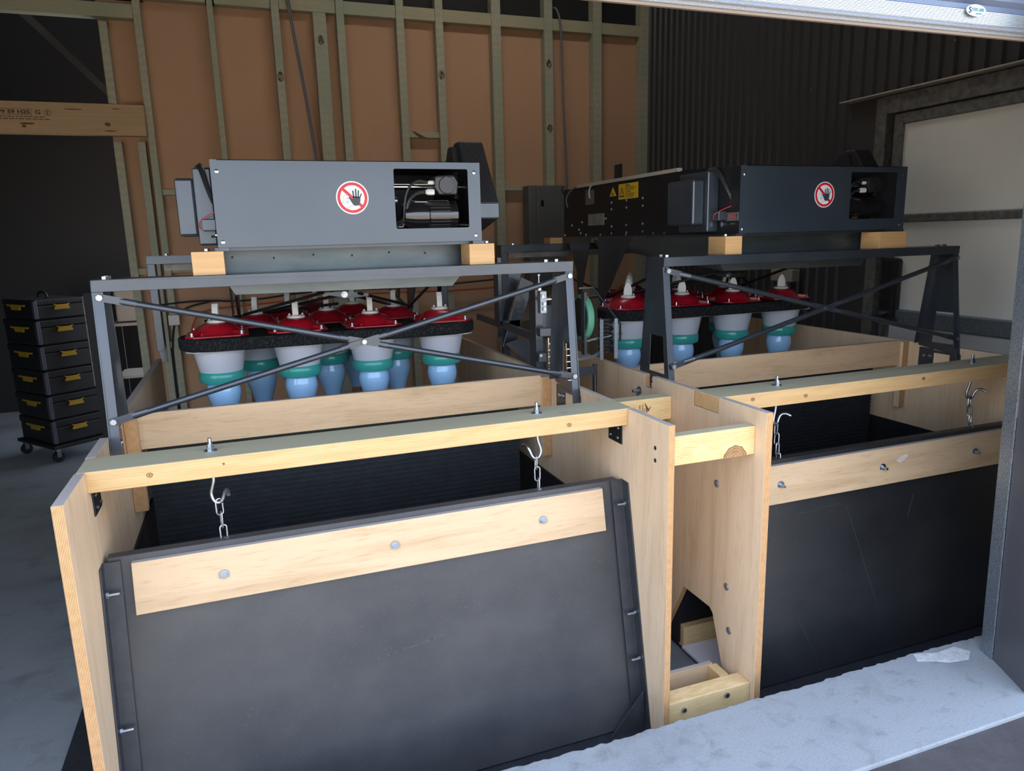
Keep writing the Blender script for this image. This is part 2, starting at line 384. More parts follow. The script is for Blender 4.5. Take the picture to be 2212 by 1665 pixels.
build('nogging', MB().box(-.08, .34, YB+.012, YB+.086, 2.20, 2.26), 'nog', wb, bev=.002)
for x0, x1, z0, z1 in [(1.755,2.0,1.325,1.37), (-.08,.35,.89,.93), (2.54,2.93,.915,.955), (-.30,-.2,.33,.375), (.39,.78,-.2,-.155), (2.54,2.93,-.2,-.155), (-.08,.35,.335,.375), (-.15,.35,-.22,-.17)]:
    build('nogging', MB().box(x0, x1, YB+.02, YB+.086, z0, z1), 'nog', wb, bev=.002)
build('top_plate', MB().box(-1.9, -.13, YB-.0, YB+.086, 2.06, 2.15), 'nog', wb, bev=.002)
lt = build('lintel', MB().box(-2.2, -.128, YB-.047, YB-.001, 1.285, 1.492), 'lintel', wb, bev=.003, label='knotty brown timber lintel with a printed grade stamp')
yt = YB-.0475
build('grade_stamp', text_mb('299 59 H2S', .030, (-.815, yt, 1.424), (1,0,0), (0,0,1), align='RIGHT', bold=.0012, sx_=1.45), 'ink', lt)
build('grade_stamp', MB().box(-1.4,-.806, yt-.0004, yt, 1.442, 1.4445).box(-.808,-.806, yt-.0004, yt, 1.406, 1.4445).box(-1.4,-.806, yt-.0004, yt, 1.406, 1.4085), 'ink', lt)
build('grade_stamp', text_mb('G', .036, (-.770, yt, 1.424), (1,0,0), (0,0,1), bold=.001, sx_=1.3), 'ink', lt)
rg = MB(); CX_, CZ_ = -.712, 1.424
rg.ring([(.0195*math.cos(a)+CX_, .0195*math.sin(a)+CZ_) for a in [2*PI*i/24 for i in range(24)]], [(.0165*math.cos(a)+CX_, .0165*math.sin(a)+CZ_) for a in [2*PI*i/24 for i in range(24)]], 'y', yt-.0004, yt)
rg.prism([(CX_-.006,CZ_-.011),(CX_-.002,CZ_-.013),(CX_+.006,CZ_+.011),(CX_+.001,CZ_+.013)], 'y', yt-.0004, yt)
rg.prism([(CX_-.003,CZ_+.010),(CX_+.002,CZ_+.010),(CX_+.0,CZ_-.010),(CX_-.005,CZ_-.010)], 'y', yt-.0004, yt); build('grade_stamp', rg, 'ink', lt)
for zz_ in (1.395, 1.381):
    m9 = MB(); xx_ = -1.2
    while xx_ < -.735:
        wd = random.uniform(.012,.035); m9.box(xx_, xx_+wd, yt-.0004, yt, zz_-.0025, zz_+.0025); xx_ += wd+.007
    build('grade_stamp', m9, 'ink', lt)
def knot(par, x, y, z, rx, rz, m_='ink'):
    k = MB()
    for f_, g_ in ((1.0,.86), (.70,.58)):
        k.ring([(x+rx*f_*math.cos(a)*(1+.08*math.sin(3*a)), z+rz*f_*math.sin(a)) for a in [2*PI*i/20 for i in range(20)]], [(x+rx*g_*math.cos(a)*(1+.08*math.sin(3*a)), z+rz*g_*math.sin(a)) for a in [2*PI*i/20 for i in range(20)]], 'y', y-.0004, y+.0004)
    k.cyl((x,y-.0004,z), (x,y+.0004,z), rz*.32, n=12)
    return build('knot', k, m_, par)
MT['knotcol'] = mat('knot_brown', (.13,.05,.02), .6)
for x_, z_, a_, b_2 in ((-.364,1.358,.018,.013), (-.86,1.335,.014,.009), (-1.06,1.36,.03,.012), (-.84,1.352,.05,.006), (-.56,1.45,.05,.004), (-.30,1.46,.03,.003), (-.35,1.315,.04,.004)):
    build('knot', MB().prism([(x_+a_*math.cos(t_)*(1+.15*math.sin(2*t_+x_*9)), z_+b_2*math.sin(t_)) for t_ in [2*PI*i/16 for i in range(16)]], 'y', yt-.0003, yt+.0005), 'knotcol', lt)
for st_, z_ in ((.806,1.73), (2.032,1.80), (2.96,1.93), (2.96,1.42), (1.117,2.0)):
    build('knot', MB().prism([(st_+.02*math.cos(t_)*(1+.3*math.sin(2*t_+z_)), z_+.038*math.sin(t_)) for t_ in [2*PI*i/14 for i in range(14)]], 'y', YB-.0006, YB+.0004), noisy('dark_knot', (.05,.035,.025), (.28,.22,.13), 60, (1,1,.4), .7, lo=.45, hi=.55), wb)
build('knot', MB().prism([(1.775,1.37),(1.80,1.37),(1.89,1.326),(1.83,1.326)], 'y', YB+.0192, YB+.0204), 'knotcol', wb)
# other walls, ceiling
YR = -.2
def corrugated(x0, x1, y0, y1, pitch, amp, z0, z1, axis):
    prof = []; L_ = (y1-y0) if axis == 'y' else (x1-x0); n = int(L_/pitch)
    for i in range(n+1):
        b_ = i*pitch
        for dx_, h in ((0,0), (pitch*.38,0), (pitch*.5,amp), (pitch*.88,amp)):
            if b_+dx_ <= L_: prof.append((b_+dx_, h))
    prof.append((L_, 0))
    mb = MB(); vs = []
    for u, h in prof:
        for z in (z0, z1):
            vs.append((x0-h, y0+u, z) if axis == 'y' else (x0+u, y0-h, z))
    k = len(prof)
    return mb.add(vs, [(2*i, 2*i+2, 2*i+3, 2*i+1) for i in range(k-1)])
XW = 3.92
wr = thing('wall_right', None, None, (XW, 2, ZF)); wr['kind'] = 'structure'
build('cladding', corrugated(XW, XW, 1.86, YB+.09, .085, .016, ZF, 3.4, 'y'), 'corr', wr)
build('cladding', corrugated(XW, XW, YR, 1.86, .085, .016, 1.262, 3.4, 'y'), 'corr', wr)
build('wall_backing', MB().box(XW+.03, XW+.1, YR-.1, YB+.3, ZF, 3.4), 'dark', wr)
build('flashing', MB().box(XW-.02, XW+.0, 1.64, 1.86, ZF, 1.262), 'corr', wr, label='flat dark flashing beside the side door')
build('flashing', MB().box(XW-.10, XW+.01, YR, 1.87, 1.255, 1.262), 'trunk', wr, label='thin pale edge flashing over the side door')
build('screw', MB().cyl((XW-.018,1.2,1.45),(XW-.022,1.2,1.45),.005,n=8).cyl((XW-.018,1.0,1.46),(XW-.022,1.0,1.46),.005,n=8).cyl((XW-.018,2.2,1.4),(XW-.022,2.2,1.4),.005,n=8).cyl((XW-.018,2.6,1.3),(XW-.022,2.6,1.3),.005,n=8), 'zinc', wr)
# side door on the right wall
d1 = thing('door_1', None, None, (XW, .6, ZF)); d1['kind'] = 'structure'
build('door_panel', MB().box(XW-.012, XW+.02, YR, 1.47, ZF, 1.085), 'whitepanel', d1, label='plain off-white door sheet')
build('door_frame', MB().box(XW-.05, XW+.02, 1.565, 1.64, ZF, 1.245).box(XW-.05, XW+.02, YR, 1.5649, 1.15, 1.245), 'galvdark', d1, bev=.003)
build('door_frame', MB().box(XW-.035, XW+.02, 1.47, 1.525, ZF, 1.145).box(XW-.035, XW+.02, YR, 1.4699, 1.085, 1.145), 'galvdark', d1, bev=.006)
build('door_rail', MB().box(XW-.04, XW-.01, YR, 1.47, .555, .60), 'galvdark', d1, bev=.006)
build('door_rail', MB().box(XW-.05, XW-.01, YR, 1.47, -.02, .072), 'galv', d1, bev=.008)
lk = build('door_latch', MB().box(XW-.075, XW-.012, 1.40, 1.50, -.0, .36), 'blackplastic', d1, bev=.02, label='black latch housing')
build('handle', MB().box(XW-.12, XW-.075, 1.36, 1.53, -.0, .03), 'blackplastic', lk, bev=.01)
build('knob', MB().cyl((XW-.075,1.46,.05),(XW-.10,1.46,.05),.016,n=20), 'zinc', lk)
# unseen closing walls, ceiling, neighbouring dark room
wl = MB().box(-4.6, -4.5, -.2, 8.0, ZF, 3.4); struct('wall_left', wl, 'dark')
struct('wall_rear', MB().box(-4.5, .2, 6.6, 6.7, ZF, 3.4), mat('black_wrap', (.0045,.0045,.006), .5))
struct('ceiling', MB().box(-4.6, 4.1, -.3, 8.1, 3.4, 3.5), mat('pale_bounce_ceiling', (.55,.56,.58), .5, .2))  # unseen ceiling, its finish made pale to bounce light into the shed
struct('wall_front', MB().box(2.62, 4.0, YR-.06, YR, ZS-.3, 3.4).box(-4.6, -2.0, YR-.06, YR, ZS-.3, 3.4).box(-2.0, 2.62, YR-.06, YR, 2.4, 3.4), 'dark')
struct('trim_3', MB().prism([(-1.5,2.8),(-1.42,2.8),(-.28,1.55),(-.34,1.55)], 'y', YB+.3, YB+.36), mat('dim_brace', (.03,.03,.034), .5))   # diagonal brace in the dark room
struct('trim_4', MB().box(-2.0, -.255+.0, -.10, -.09, ZF, ZF+.001).box(-.262, -.03, .25, 2.2, ZF, ZF+.012), 'rubber')  # dark rubber strip beside the enclosure
# door jamb on the right of the opening
def shear_to_image(mb): return mb.tf(lambda v: Vector((v.x - .022*(v.z+.85)/.85, v.y, v.z)))    # jamb sheared sideways with height to follow its edge in the image
struct('trim_5', shear_to_image(MB().prism([(2.580,-.194),(2.562,-.244),(2.566,-.246),(2.60,-.215),(2.66,-.17),(2.64,-.16)], 'z', ZS, 2.4)), 'galv')
struct('trim_6', shear_to_image(MB().prism([(2.567,-.247),(2.487,-.409),(2.62,-.42),(2.75,-.247)], 'z', ZS, 2.6)), 'charcoal')
# roller door
rd = thing('door_2', None, None, (.5, -.25, .99)); rd['kind'] = 'structure'
XL, XR_ = -2.0, 2.57
build('weather_lip', MB().prism([(-.262,1.001),(-.253,1.001),(-.252,1.007),(-.263,1.007)], 'x', XL, XR_), 'bronze', rd)
build('bottom_rail', MB().prism([(-.266,1.007),(-.250,1.007),(-.250,1.027),(-.270,1.027),(-.273,1.018),(-.267,1.013)], 'x', XL, XR_), noisy('speckled_rail', (.17,.18,.20), (.26,.28,.31), 420, (1,1,1), .5, .4, .5, lo=.45, hi=.7), rd, bev=.002)
rb = [(-.244,1.027)]; nr = 9; z0, z1 = 1.027, 1.054
for i in range(nr):
    a = z0+(z1-z0)*i/nr; b_ = z0+(z1-z0)*(i+1)/nr; yy = -.268-.001*i
    rb += [(yy,a), (yy,a+(b_-a)*.25), (yy-.0045,a+(b_-a)*.30), (yy-.0045,a+(b_-a)*.95)]
rb += [(-.278,z1), (-.244,z1)]
build('bottom_rail', MB().prism(rb, 'x', XL, XR_), 'rail', rd, label='bright ribbed aluminium band')
ct = [(-.250,1.056)]
for i in range(14):
    z = 1.062+i*.095; ct += [(-.262,z), (-.262,z+.012), (-.275,z+.022), (-.282,z+.05), (-.275,z+.075), (-.264,z+.085)]
ct += [(-.240,2.42), (-.240,1.056)]
build('door_curtain', MB().prism(ct, 'x', XL, XR_), 'curtain', rd, smooth=True)
bd = build('oval_badge', MB().lathe([(.0,0),(.0275,0),(.030,.002),(.030,.003),(.0,.003)], (0,0,0), 40, 'y').tf(lambda v: Vector((2.168+v.x*1.12, -.281-v.y, 1.053+v.z*.46))), 'badge', rd, smooth=True, label='small oval maker badge')
build('lettering', text_mb('STEEL-LINE', .0105, (2.174, -.2845, 1.0545), (1,0,0), (0,0,1), sx_=.80), 'teal', bd)
build('lettering', text_mb('garage doors', .0045, (2.178, -.2845, 1.046), (1,0,0), (0,0,1), sx_=.85), 'teal', bd)
build('emblem', MB().tube([(2.150,-.285,1.058),(2.146,-.285,1.060),(2.143,-.285,1.056),(2.148,-.285,1.053),(2.151,-.285,1.050),(2.147,-.285,1.046),(2.143,-.285,1.048)], .0009, 6, smooth=1), 'signblack', bd)

# ---------------------------------------------------------------- the two plywood enclosures
def enclosure(dx, which, zc):
    L_ = {'A': 'left-hand plywood pit enclosure, open at the front, with a pine beam notched across its top',
          'B': 'right-hand plywood pit enclosure partly hidden by the galvanised door jamb'}[which]
    t = thing('pit_enclosure', L_, 'enclosure', (dx+.74, 1.0, ZF), 'plywood pit enclosures')
    B_ = ZF
    def side(x0, x1, notches, arch, yb=2.13):
        top = [(0,B_), (0,0)]
        for a, b, d in notches: top += [(a,0),(a,-d),(b,-d),(b,0)]
        top += [(yb,0.0), (yb,B_)]
        if arch: top += [(.565,B_), (.41,-.752), (.251,-.754), (.232,-.768), (.13,B_)]
        return MB().prism(top, 'x', x0, x1)
    nb = (.235,.375,.0545)
    ln = [(.235,.375,.0545), (.585,.80,.12)] if which == 'A' else [(.235,.375,.0545), (.649,.704,.05)]
    x0 = -.024 if which == 'A' else -.024
    a1 = build('side_panel', side(dx+x0, dx, ln, which == 'B'), 'ply_side', t, bev=.0015)
    a2 = build('side_panel', side(dx+1.49, dx+1.511, [nb], which == 'A'), 'ply_side', t, bev=.0015)
    be = build('cross_beam', MB().box(dx-.022, dx+1.510, .237, .374, -.0545, 0), 'beam', t, bev=.003, label='pine beam spanning the enclosure')
    for kx, kz in ({'A': ((.139,-.026),(.312,-.02),(1.29,-.03)), 'B': ((.113,-.02),(.335,-.03),(.88,-.02))}[which]):
        knot(be, dx+kx, .2366, kz, .0075 if kx != .312 else .003, .0065 if kx != .312 else .003, 'knotcol')
    cb = build('cross_board', MB().box(dx+.041, dx+1.452, .85, .868, -.115, zc), 'ply_board', t, bev=.0015)
    build('corner_post', MB().box(dx+.001, dx+.041, .835, .866, -.32, -.002), 'ply_side', t, bev=.0015)
    build('corner_post', MB().box(dx+1.452, dx+1.489, .835, .866, -.32, -.002), 'ply_side', t, bev=.0015)
    # screw heads and bolts
    if which == 'A':
        for p in [(.07,-.083), (.069,-.121)]: build('panel_screw', MB().cyl((1.4895,p[0],p[1]), (1.4885,p[0],p[1]), .0065, n=12), 'zinc', a2)
    if which == 'B':
        for y, z in [(.231,-.294), (.16,-.635), (.139,-.786), (.748,-.095), (.621,-.08)]:
            build('panel_bolt', MB().lathe([(0,-.003),(.009,-.002),(.013,.001),(.013,.002)], (dx-.026,y,z), 20, 'x'), 'galv', a1)
        sm = MB(); bolt(sm, (dx-.0245,.741,-.072), (-1,0,0), .006, .022, .016); build('panel_bolt', sm, 'zinc', a1)
    # steel angle plates under the beam
    for xs_, sgn, par in ((dx, 1, a1), (dx+1.49, -1, a2)):
        if which == 'A' or sgn < 0 and False:
            pl = build('corner_bracket', MB().prism([(.267,-.0545),(.355,-.0545),(.355,-.125),(.267,-.125)], 'x', xs_+sgn*.0005, xs_+sgn*.004), 'black', par, bev=.001)
            hb = MB()
            for y, z in [(.287,-.075), (.335,-.075), (.290,-.108), (.338,-.108)]:
                hb.lathe([(.0055,0),(.006,.002),(.003,.005),(0,.0055)] if sgn > 0 else [(.0055,0),(.006,-.002),(.003,-.005),(0,-.0055)], (xs_+sgn*.004,y,z), 12, 'x')
            build('bracket_screws', hb, 'zinc', pl, smooth=True)
    # slanting stop angles
    def yz(z): return .226 + (z+.236)*.2
    for xs_, sgn, zt in ((dx, 1, -.25), (dx+1.49, -1, -.24)):
        zb = ZF+.01; m1 = MB()
        m1.add([(xs_+sgn*k, yz(z)+j, z) for z in (zt, zb) for k, j in ((.0005,0),(.005,0),(.005,.040),(.042,.040),(.042,.045),(.0005,.045))],
               [(0,1,2,3,4,5),(11,10,9,8,7,6)] + [(i,(i+1)%6,(i+1)%6+6,i+6) for i in range(6)])
        ang = build('stop_angle', m1, 'stopsteel', t, bev=.0008)
        for z in ((-.31,-.655,-.80) if sgn < 0 else (-.322,-.661,-.95)):
            b1 = MB(); bolt(b1, (xs_+sgn*.005, yz(z)+.02, z), (sgn,0,0), .0048, .024, .0)
            build('bolt', b1, 'zinc', ang)
        if sgn < 0:
            build('foot_gusset', MB().prism([(xs_-.01,-.90),(xs_-.135,-1.045),(xs_-.005,-1.045)], 'y', yz(-.95)+.018, yz(-.95)+.024), 'stopsteel', ang)
    # dark floor and side liners
    yl = .34 if which == 'A' else .47
    build('side_liner', MB().prism([(yl,-.40),(1.22,-.40),(1.22,B_+.03),(yl,B_+.03)], 'x', dx+.0005, dx+.008), 'black', t)
    if which == 'B': build('side_liner', MB().prism([(.34,-.40),(.47,-.40),(.47,-.73),(.34,-.73)], 'x', dx+.0005, dx+.008), 'black', t)
    build('side_liner', MB().prism([(.34,-.40),(1.22,-.40),(1.22,B_+.01),(.34,B_+.01)], 'x', dx+1.482, dx+1.4895), 'black', t)
    return t
encA = enclosure(0, 'A', .004); encB = enclosure(PX, 'B', .004)
# ribbed rubber curtains
for dx, lab in ((0, 'ribbed black rubber curtain hanging inside the left enclosure'), (PX, 'ribbed black rubber curtain hanging inside the right enclosure')):
    pr = []; z = -.118
    while z > -1.0:
        pr += [(.945, z), (.945, z-.010), (.941, z-.012), (.941, z-.016)]; z -= .018
    pr += [(.955,-1.0), (.955,-.118)]
    tag(build('rubber_curtain', MB().prism(pr, 'x', dx+.045, dx+1.392), 'rubber'), lab, 'curtain', 'ribbed rubber curtains')
    tag(build('pit_floor_belt', MB().box(dx+.012, dx+1.478, .0, .93, -1.049, -1.034), 'rubber'),
        'black belt floor inside the %s enclosure' % ('left' if dx == 0 else 'right'), 'conveyor', 'pit floor belts')
# hanging swing boards
def swing(dx, which):
    lab = {'A': 'dusty black swing board with a plywood batten, hung on chains in the left enclosure',
           'B': 'darker black swing board with a scuffed plywood batten, hung on chains in the right enclosure'}[which]
    t = thing('swing_board', lab, 'board', (dx+.745, .15, ZF+.02), 'swing boards')
    dz = 0 if which == 'A' else -.018
    def fy(z): return .277 + (z-dz+.243)*.2
    zt, zb = -.243+dz, -1.03
    th = .034
    build('board', MB().add([(x, fy(z)+k, z) for x in (dx+.010, dx+1.478) for z, k in ((zt,0),(zt,th),(zb,th),(zb,0))],
        [(0,1,2,3),(7,6,5,4),(0,4,5,1),(1,5,6,2),(2,6,7,3),(3,7,4,0)]), 'board' if which == 'A' else 'boardB', t, bev=.003)
    b0, b1 = -.258+dz, -.390+dz
    bt = build('batten', MB().add([(x, fy(z)-k, z) for x in (dx+.067, dx+1.413) for z, k in ((b0,.018),(b0,.0),(b1,.0),(b1,.018))],
        [(0,1,2,3),(7,6,5,4),(0,4,5,1),(1,5,6,2),(2,6,7,3),(3,7,4,0)]), 'ply_board', t, bev=.0015)
    for x in ((.283,.741,1.201) if which == 'A' else (.253,.721,1.197)):
        z = -.326+dz; m1 = MB(); y = fy(z)-.018
        m1.cyl((dx+x,y,z),(dx+x,y-.0015,z),.0145,n=24); m1.cyl((dx+x,y-.0015,z),(dx+x,y-.008,z),.0085,n=6); m1.cyl((dx+x,y-.008,z),(dx+x,y-(.012 if which == 'A' else .022),z),.0048,n=12)
        build('bolt', m1, 'zinc', t)
    def mark(u0, v0, u1, v1, w_, n_='scuff'):
        q0 = Vector((dx+u0, fy(v0)-.0004, v0)); q1 = Vector((dx+u1, fy(v1)-.0004, v1))
        return MB().bar(q0, q1, w_, .0005, (0,0,1)) if abs(u1-u0) > abs(v1-v0) else MB().bar(q0, q1, w_, .0005, (1,0,0))
    scf = noisy('pale_scuff', (.17,.16,.15) if which == 'A' else (.085,.082,.08), (.06,.058,.056) if which == 'A' else (.04,.04,.042), 90, (1,1,1), .6, lo=.45, hi=.6)
    for a4 in (((.66,-.640,.86,-.612,.0035), (.93,-.50,.99,-.56,.0012), (1.30,-.42,1.40,-.50,.0010), (.05,-.60,.062,-.60,.006)) if which == 'A' else ((.55,-.46,.66,-.86,.0010), (.28,-.80,.36,-.98,.0012), (.33,-.462,.52,-.452,.0010), (.88,-.47,.84,-.55,.0010))):
        build('scuff', mark(*a4), scf, t)
    if which == 'B':
        build('paint_smear', MB().add([(dx+.79+u, fy(-.325+v)-.0183, -.325+v) for u, v in ((0,-.004),(.02,-.012),(.045,-.002),(.062,.012),(.045,.016),(.022,.010),(.008,.004))], [tuple(range(7))]), noisy('white_smear', (.60,.58,.58), (.50,.40,.30), 60, (1,1,1), .6), bt)
    return t
swing(0, 'A'); swing(PX, 'B')
# hooks, chains
def link_pts(c, L_, w, ax, n=8):
    """oval link, long axis z"""
    r = w/2; h = L_/2-r; pts = []
    for i in range(n+1):
        a = PI*i/n; pts.append((r*math.cos(a), h+r*math.sin(a)))
    for i in range(n+1):
        a = PI+PI*i/n; pts.append((r*math.cos(a), -h+r*math.sin(a)))
    ca, sa = math.cos(ax), math.sin(ax)
    return [(c[0]+u*ca, c[1]+u*sa, c[2]+v) for u, v in pts]
def chain(dx, x, side, zend, rot):
    lab = side
    y = .305; t = thing('hanging_chain', lab, 'chain', (dx+x, y, zend), 'hooks and chains under the beams')
    X = dx+x
    hk = MB(); r = .0048
    hp = [(0,0,.035),(0,0,-.045),(0,0,-.080),(-.006,0,-.100),(-.012,0,-.118),(-.008,0,-.138),(.004,0,-.146),(.016,0,-.140),(.022,0,-.124),(.030,-.004,-.108),(.038,-.018,-.104),(.046,-.034,-.112)]
    ca, sa = math.cos(rot), math.sin(rot)
    hk.tube([(X+p[0]*ca-p[1]*sa, y+p[0]*sa+p[1]*ca, p[2]) for p in hp], r, 10, smooth=2)
    build('hook', hk, 'zinc', t, smooth=True)
    nu = MB(); nu.cyl((X,y,0),(X,y,.0022),.0165,n=28); nu.cyl((X,y,.0022),(X,y,.013),.0098,n=6); nu.cyl((X,y,.013),(X,y,.020),.0075,n=6)
    build('nut_and_washer', nu, 'zinc', t)
    z = -.140; i = 0; ll = .046
    cx = X + .006*ca
    n = 4 if zend > -.30 else 4
    for i in range(n):
        c = (cx+.002*i, y-.004*i, z-ll/2+.006-.0362*i)
        build('link', MB().tube(link_pts(c, ll, .017, .25+i*PI/2 if rot < 1 else 1.5+i*PI/2), .0024, 8, closed=True), 'zinc', t, smooth=True)
    return t
chain(0, .281, 'zinc chain on a bent hook under the left part of the left-hand beam', -.29, -.3)
chain(0, 1.212, 'zinc chain under the left-hand beam, its hook tip curled leftwards', -.29, 2.75)
chain(PX, .268, 'zinc chain on a hook pointing right under the right-hand beam, beside the plywood panel', -.29, .35)
chain(PX, 1.215, 'zinc chain under the right-hand beam, nearest the galvanised door jamb', -.29, -.2)
# spacer timbers between the enclosures
def spacer(x0, x1, y0, y1, z0, z1, lab, m='spacer'):
    return tag(build('timber_spacer', MB().box(x0, x1, y0, y1, z0, z1), m, bev=.003), lab, 'timber', 'timber blocks between the enclosures')
GX0, GX1 = 1.5115, 1.8275
MT['lowtimber'] = timber('pine_low', (.76,.55,.29), (.62,.41,.18), (1.6,5,5), kscale=4.0, kseed=6.7)
spacer(GX0, GX1, .048, .090, -.14, -.05, 'pine spacer with a big dark knot at its right end, nearest of the upper two')
s2 = spacer(GX0, GX1, .512, .575, -.135, -.05, 'pine spacer with a leaping animal stamp, behind the left-hand beam end')
s3 = spacer(GX0, GX1, .020, .082, -1.02, -.905, 'low pine crosspiece with two bolts, just behind the concrete edge', 'lowtimber')
kb = MB()
KX, KZ = 1.755, -.1395
def half(rx, rz, n_=24): return [(KX+rx*math.cos(PI*k/n_)*(1+.05*math.sin(7*PI*k/n_)), KZ+rz*math.sin(PI*k/n_)*(1+.04*math.sin(9*PI*k/n_))) for k in range(n_+1)]
kb.prism(half(.040,.036), 'y', .0474, .0479)
kb2 = MB()
for rx, rz, w_ in ((.040,.036,.0022), (.031,.027,.0008), (.022,.018,.0006), (.012,.009,.0006)):
    kb2.prism(half(rx, rz)+half(rx-w_, rz-w_)[::-1], 'y', .0470, .0475)
spk = [o for o in bpy.data.objects if o.name.startswith('timber_spacer')]
build('knot', kb, noisy('knot_wood', (.40,.23,.09), (.24,.12,.05), 70, (1,1,1), .6), spk[0]); build('knot_rings', kb2, MT['knotcol'], spk[0])
build('bolt', MB().cyl((1.575,.020,-.935),(1.575,.012,-.935),.008,n=6).cyl((1.735,.020,-.925),(1.735,.012,-.925),.009,n=6), 'zinc', s3)
sy = .5115; SX0, SZ0 = 1.7065, -.082
build('stamp', text_mb('AUNSD', .0098, (SX0, sy, SZ0), (0,0,-1), (1,0,0), sx_=.8), 'ink', s2)
build('stamp', text_mb('BEMP', .0090, (SX0-.012, sy, SZ0+.003), (0,0,-1), (1,0,0), sx_=.8), 'ink', s2)
K_ = [(.008,.016),(.010,.017),(.019,.004),(.024,-.006),(.033,.004),(.034,.003),(.026,-.011),(.024,-.016),(.022,-.011),(.018,-.011),(.020,-.018),(.016,-.019),(.015,-.008),(.013,.002)]
build('stamp', MB().prism([(SX0+a_, SZ0+b_) for a_, b_ in K_], 'y', sy-.0005, sy).box(SX0+.0075,SX0+.0095, sy-.0005, sy, SZ0-.016, SZ0-.002), 'ink', s2)
# small trough of ply under the arch
tb = thing('plywood_tray', 'small open plywood tray low between the two enclosures', 'tray', (1.70, .17, -.99))
build('tray_back', MB().box(GX0, 1.792, .175, .19, -1.0, -.918), 'ply_board', tb)
build('tray_end', MB().prism([(.09,-.99),(.09,-.945),(.11,-.922),(.175,-.922),(.175,-.99)], 'x', 1.775, 1.808), 'lowtimber', tb, bev=.002)
build('tray_end', MB().prism([(.09,-.99),(.09,-.945),(.11,-.922),(.175,-.922),(.175,-.99)], 'x', GX0, 1.545), 'lowtimber', tb, bev=.002)
tag(build('base_rail', MB().box(1.8615, 2.6, .45, .48, -1.033, -.950), 'lowtimber'), 'low brown rail seen through the arch in the right enclosure side', 'timber')
tag(build('white_board', MB().box(1.853, 2.5, .20, .448, -1.0335, -1.024), 'whitecoat'), 'white coated board lying low behind the arch', 'board')
tag(build('black_backplate', MB().box(1.8615, 3.33, .482, .49, -1.033, -.55), 'black'), 'black plate standing behind the low rail, seen through the arch', 'plate')

# ---------------------------------------------------------------- support frames
def leg(t, X, s, z_top=.411):
    """tapered side plate at X with flanges turned towards s"""
    th = .003; a, b = (X, X+s*th) if s > 0 else (X+s*th, X)
    zt = z_top
    m1 = MB()
    m1.ring([(.628,zt),(.738,zt),(.784,-.01),(.570,-.035)], [(.621,.153),(.707,.153),(.716,.012),(.606,.012)], 'x', a, b)
    m1.box(a, b, .566, .618, -.11, -.028); m1.box(a, b, .700, .776, -.11, -.018)
    m1.prism([(.618,-.028),(.700,-.024),(.700,-.036),(.618,-.036)], 'x', a, b)
    w = .028; xa, xb = (X, X+s*w) if s > 0 else (X+s*w, X)
    m1.prism([(.628,zt),(.631,zt),(.569,-.11),(.566,-.11)], 'x', xa, xb)
    m1.prism([(.735,zt),(.738,zt),(.786,-.0),(.783,-.0)], 'x', xa, xb)
    return build('leg', m1, 'steel', t, bev=.0008)
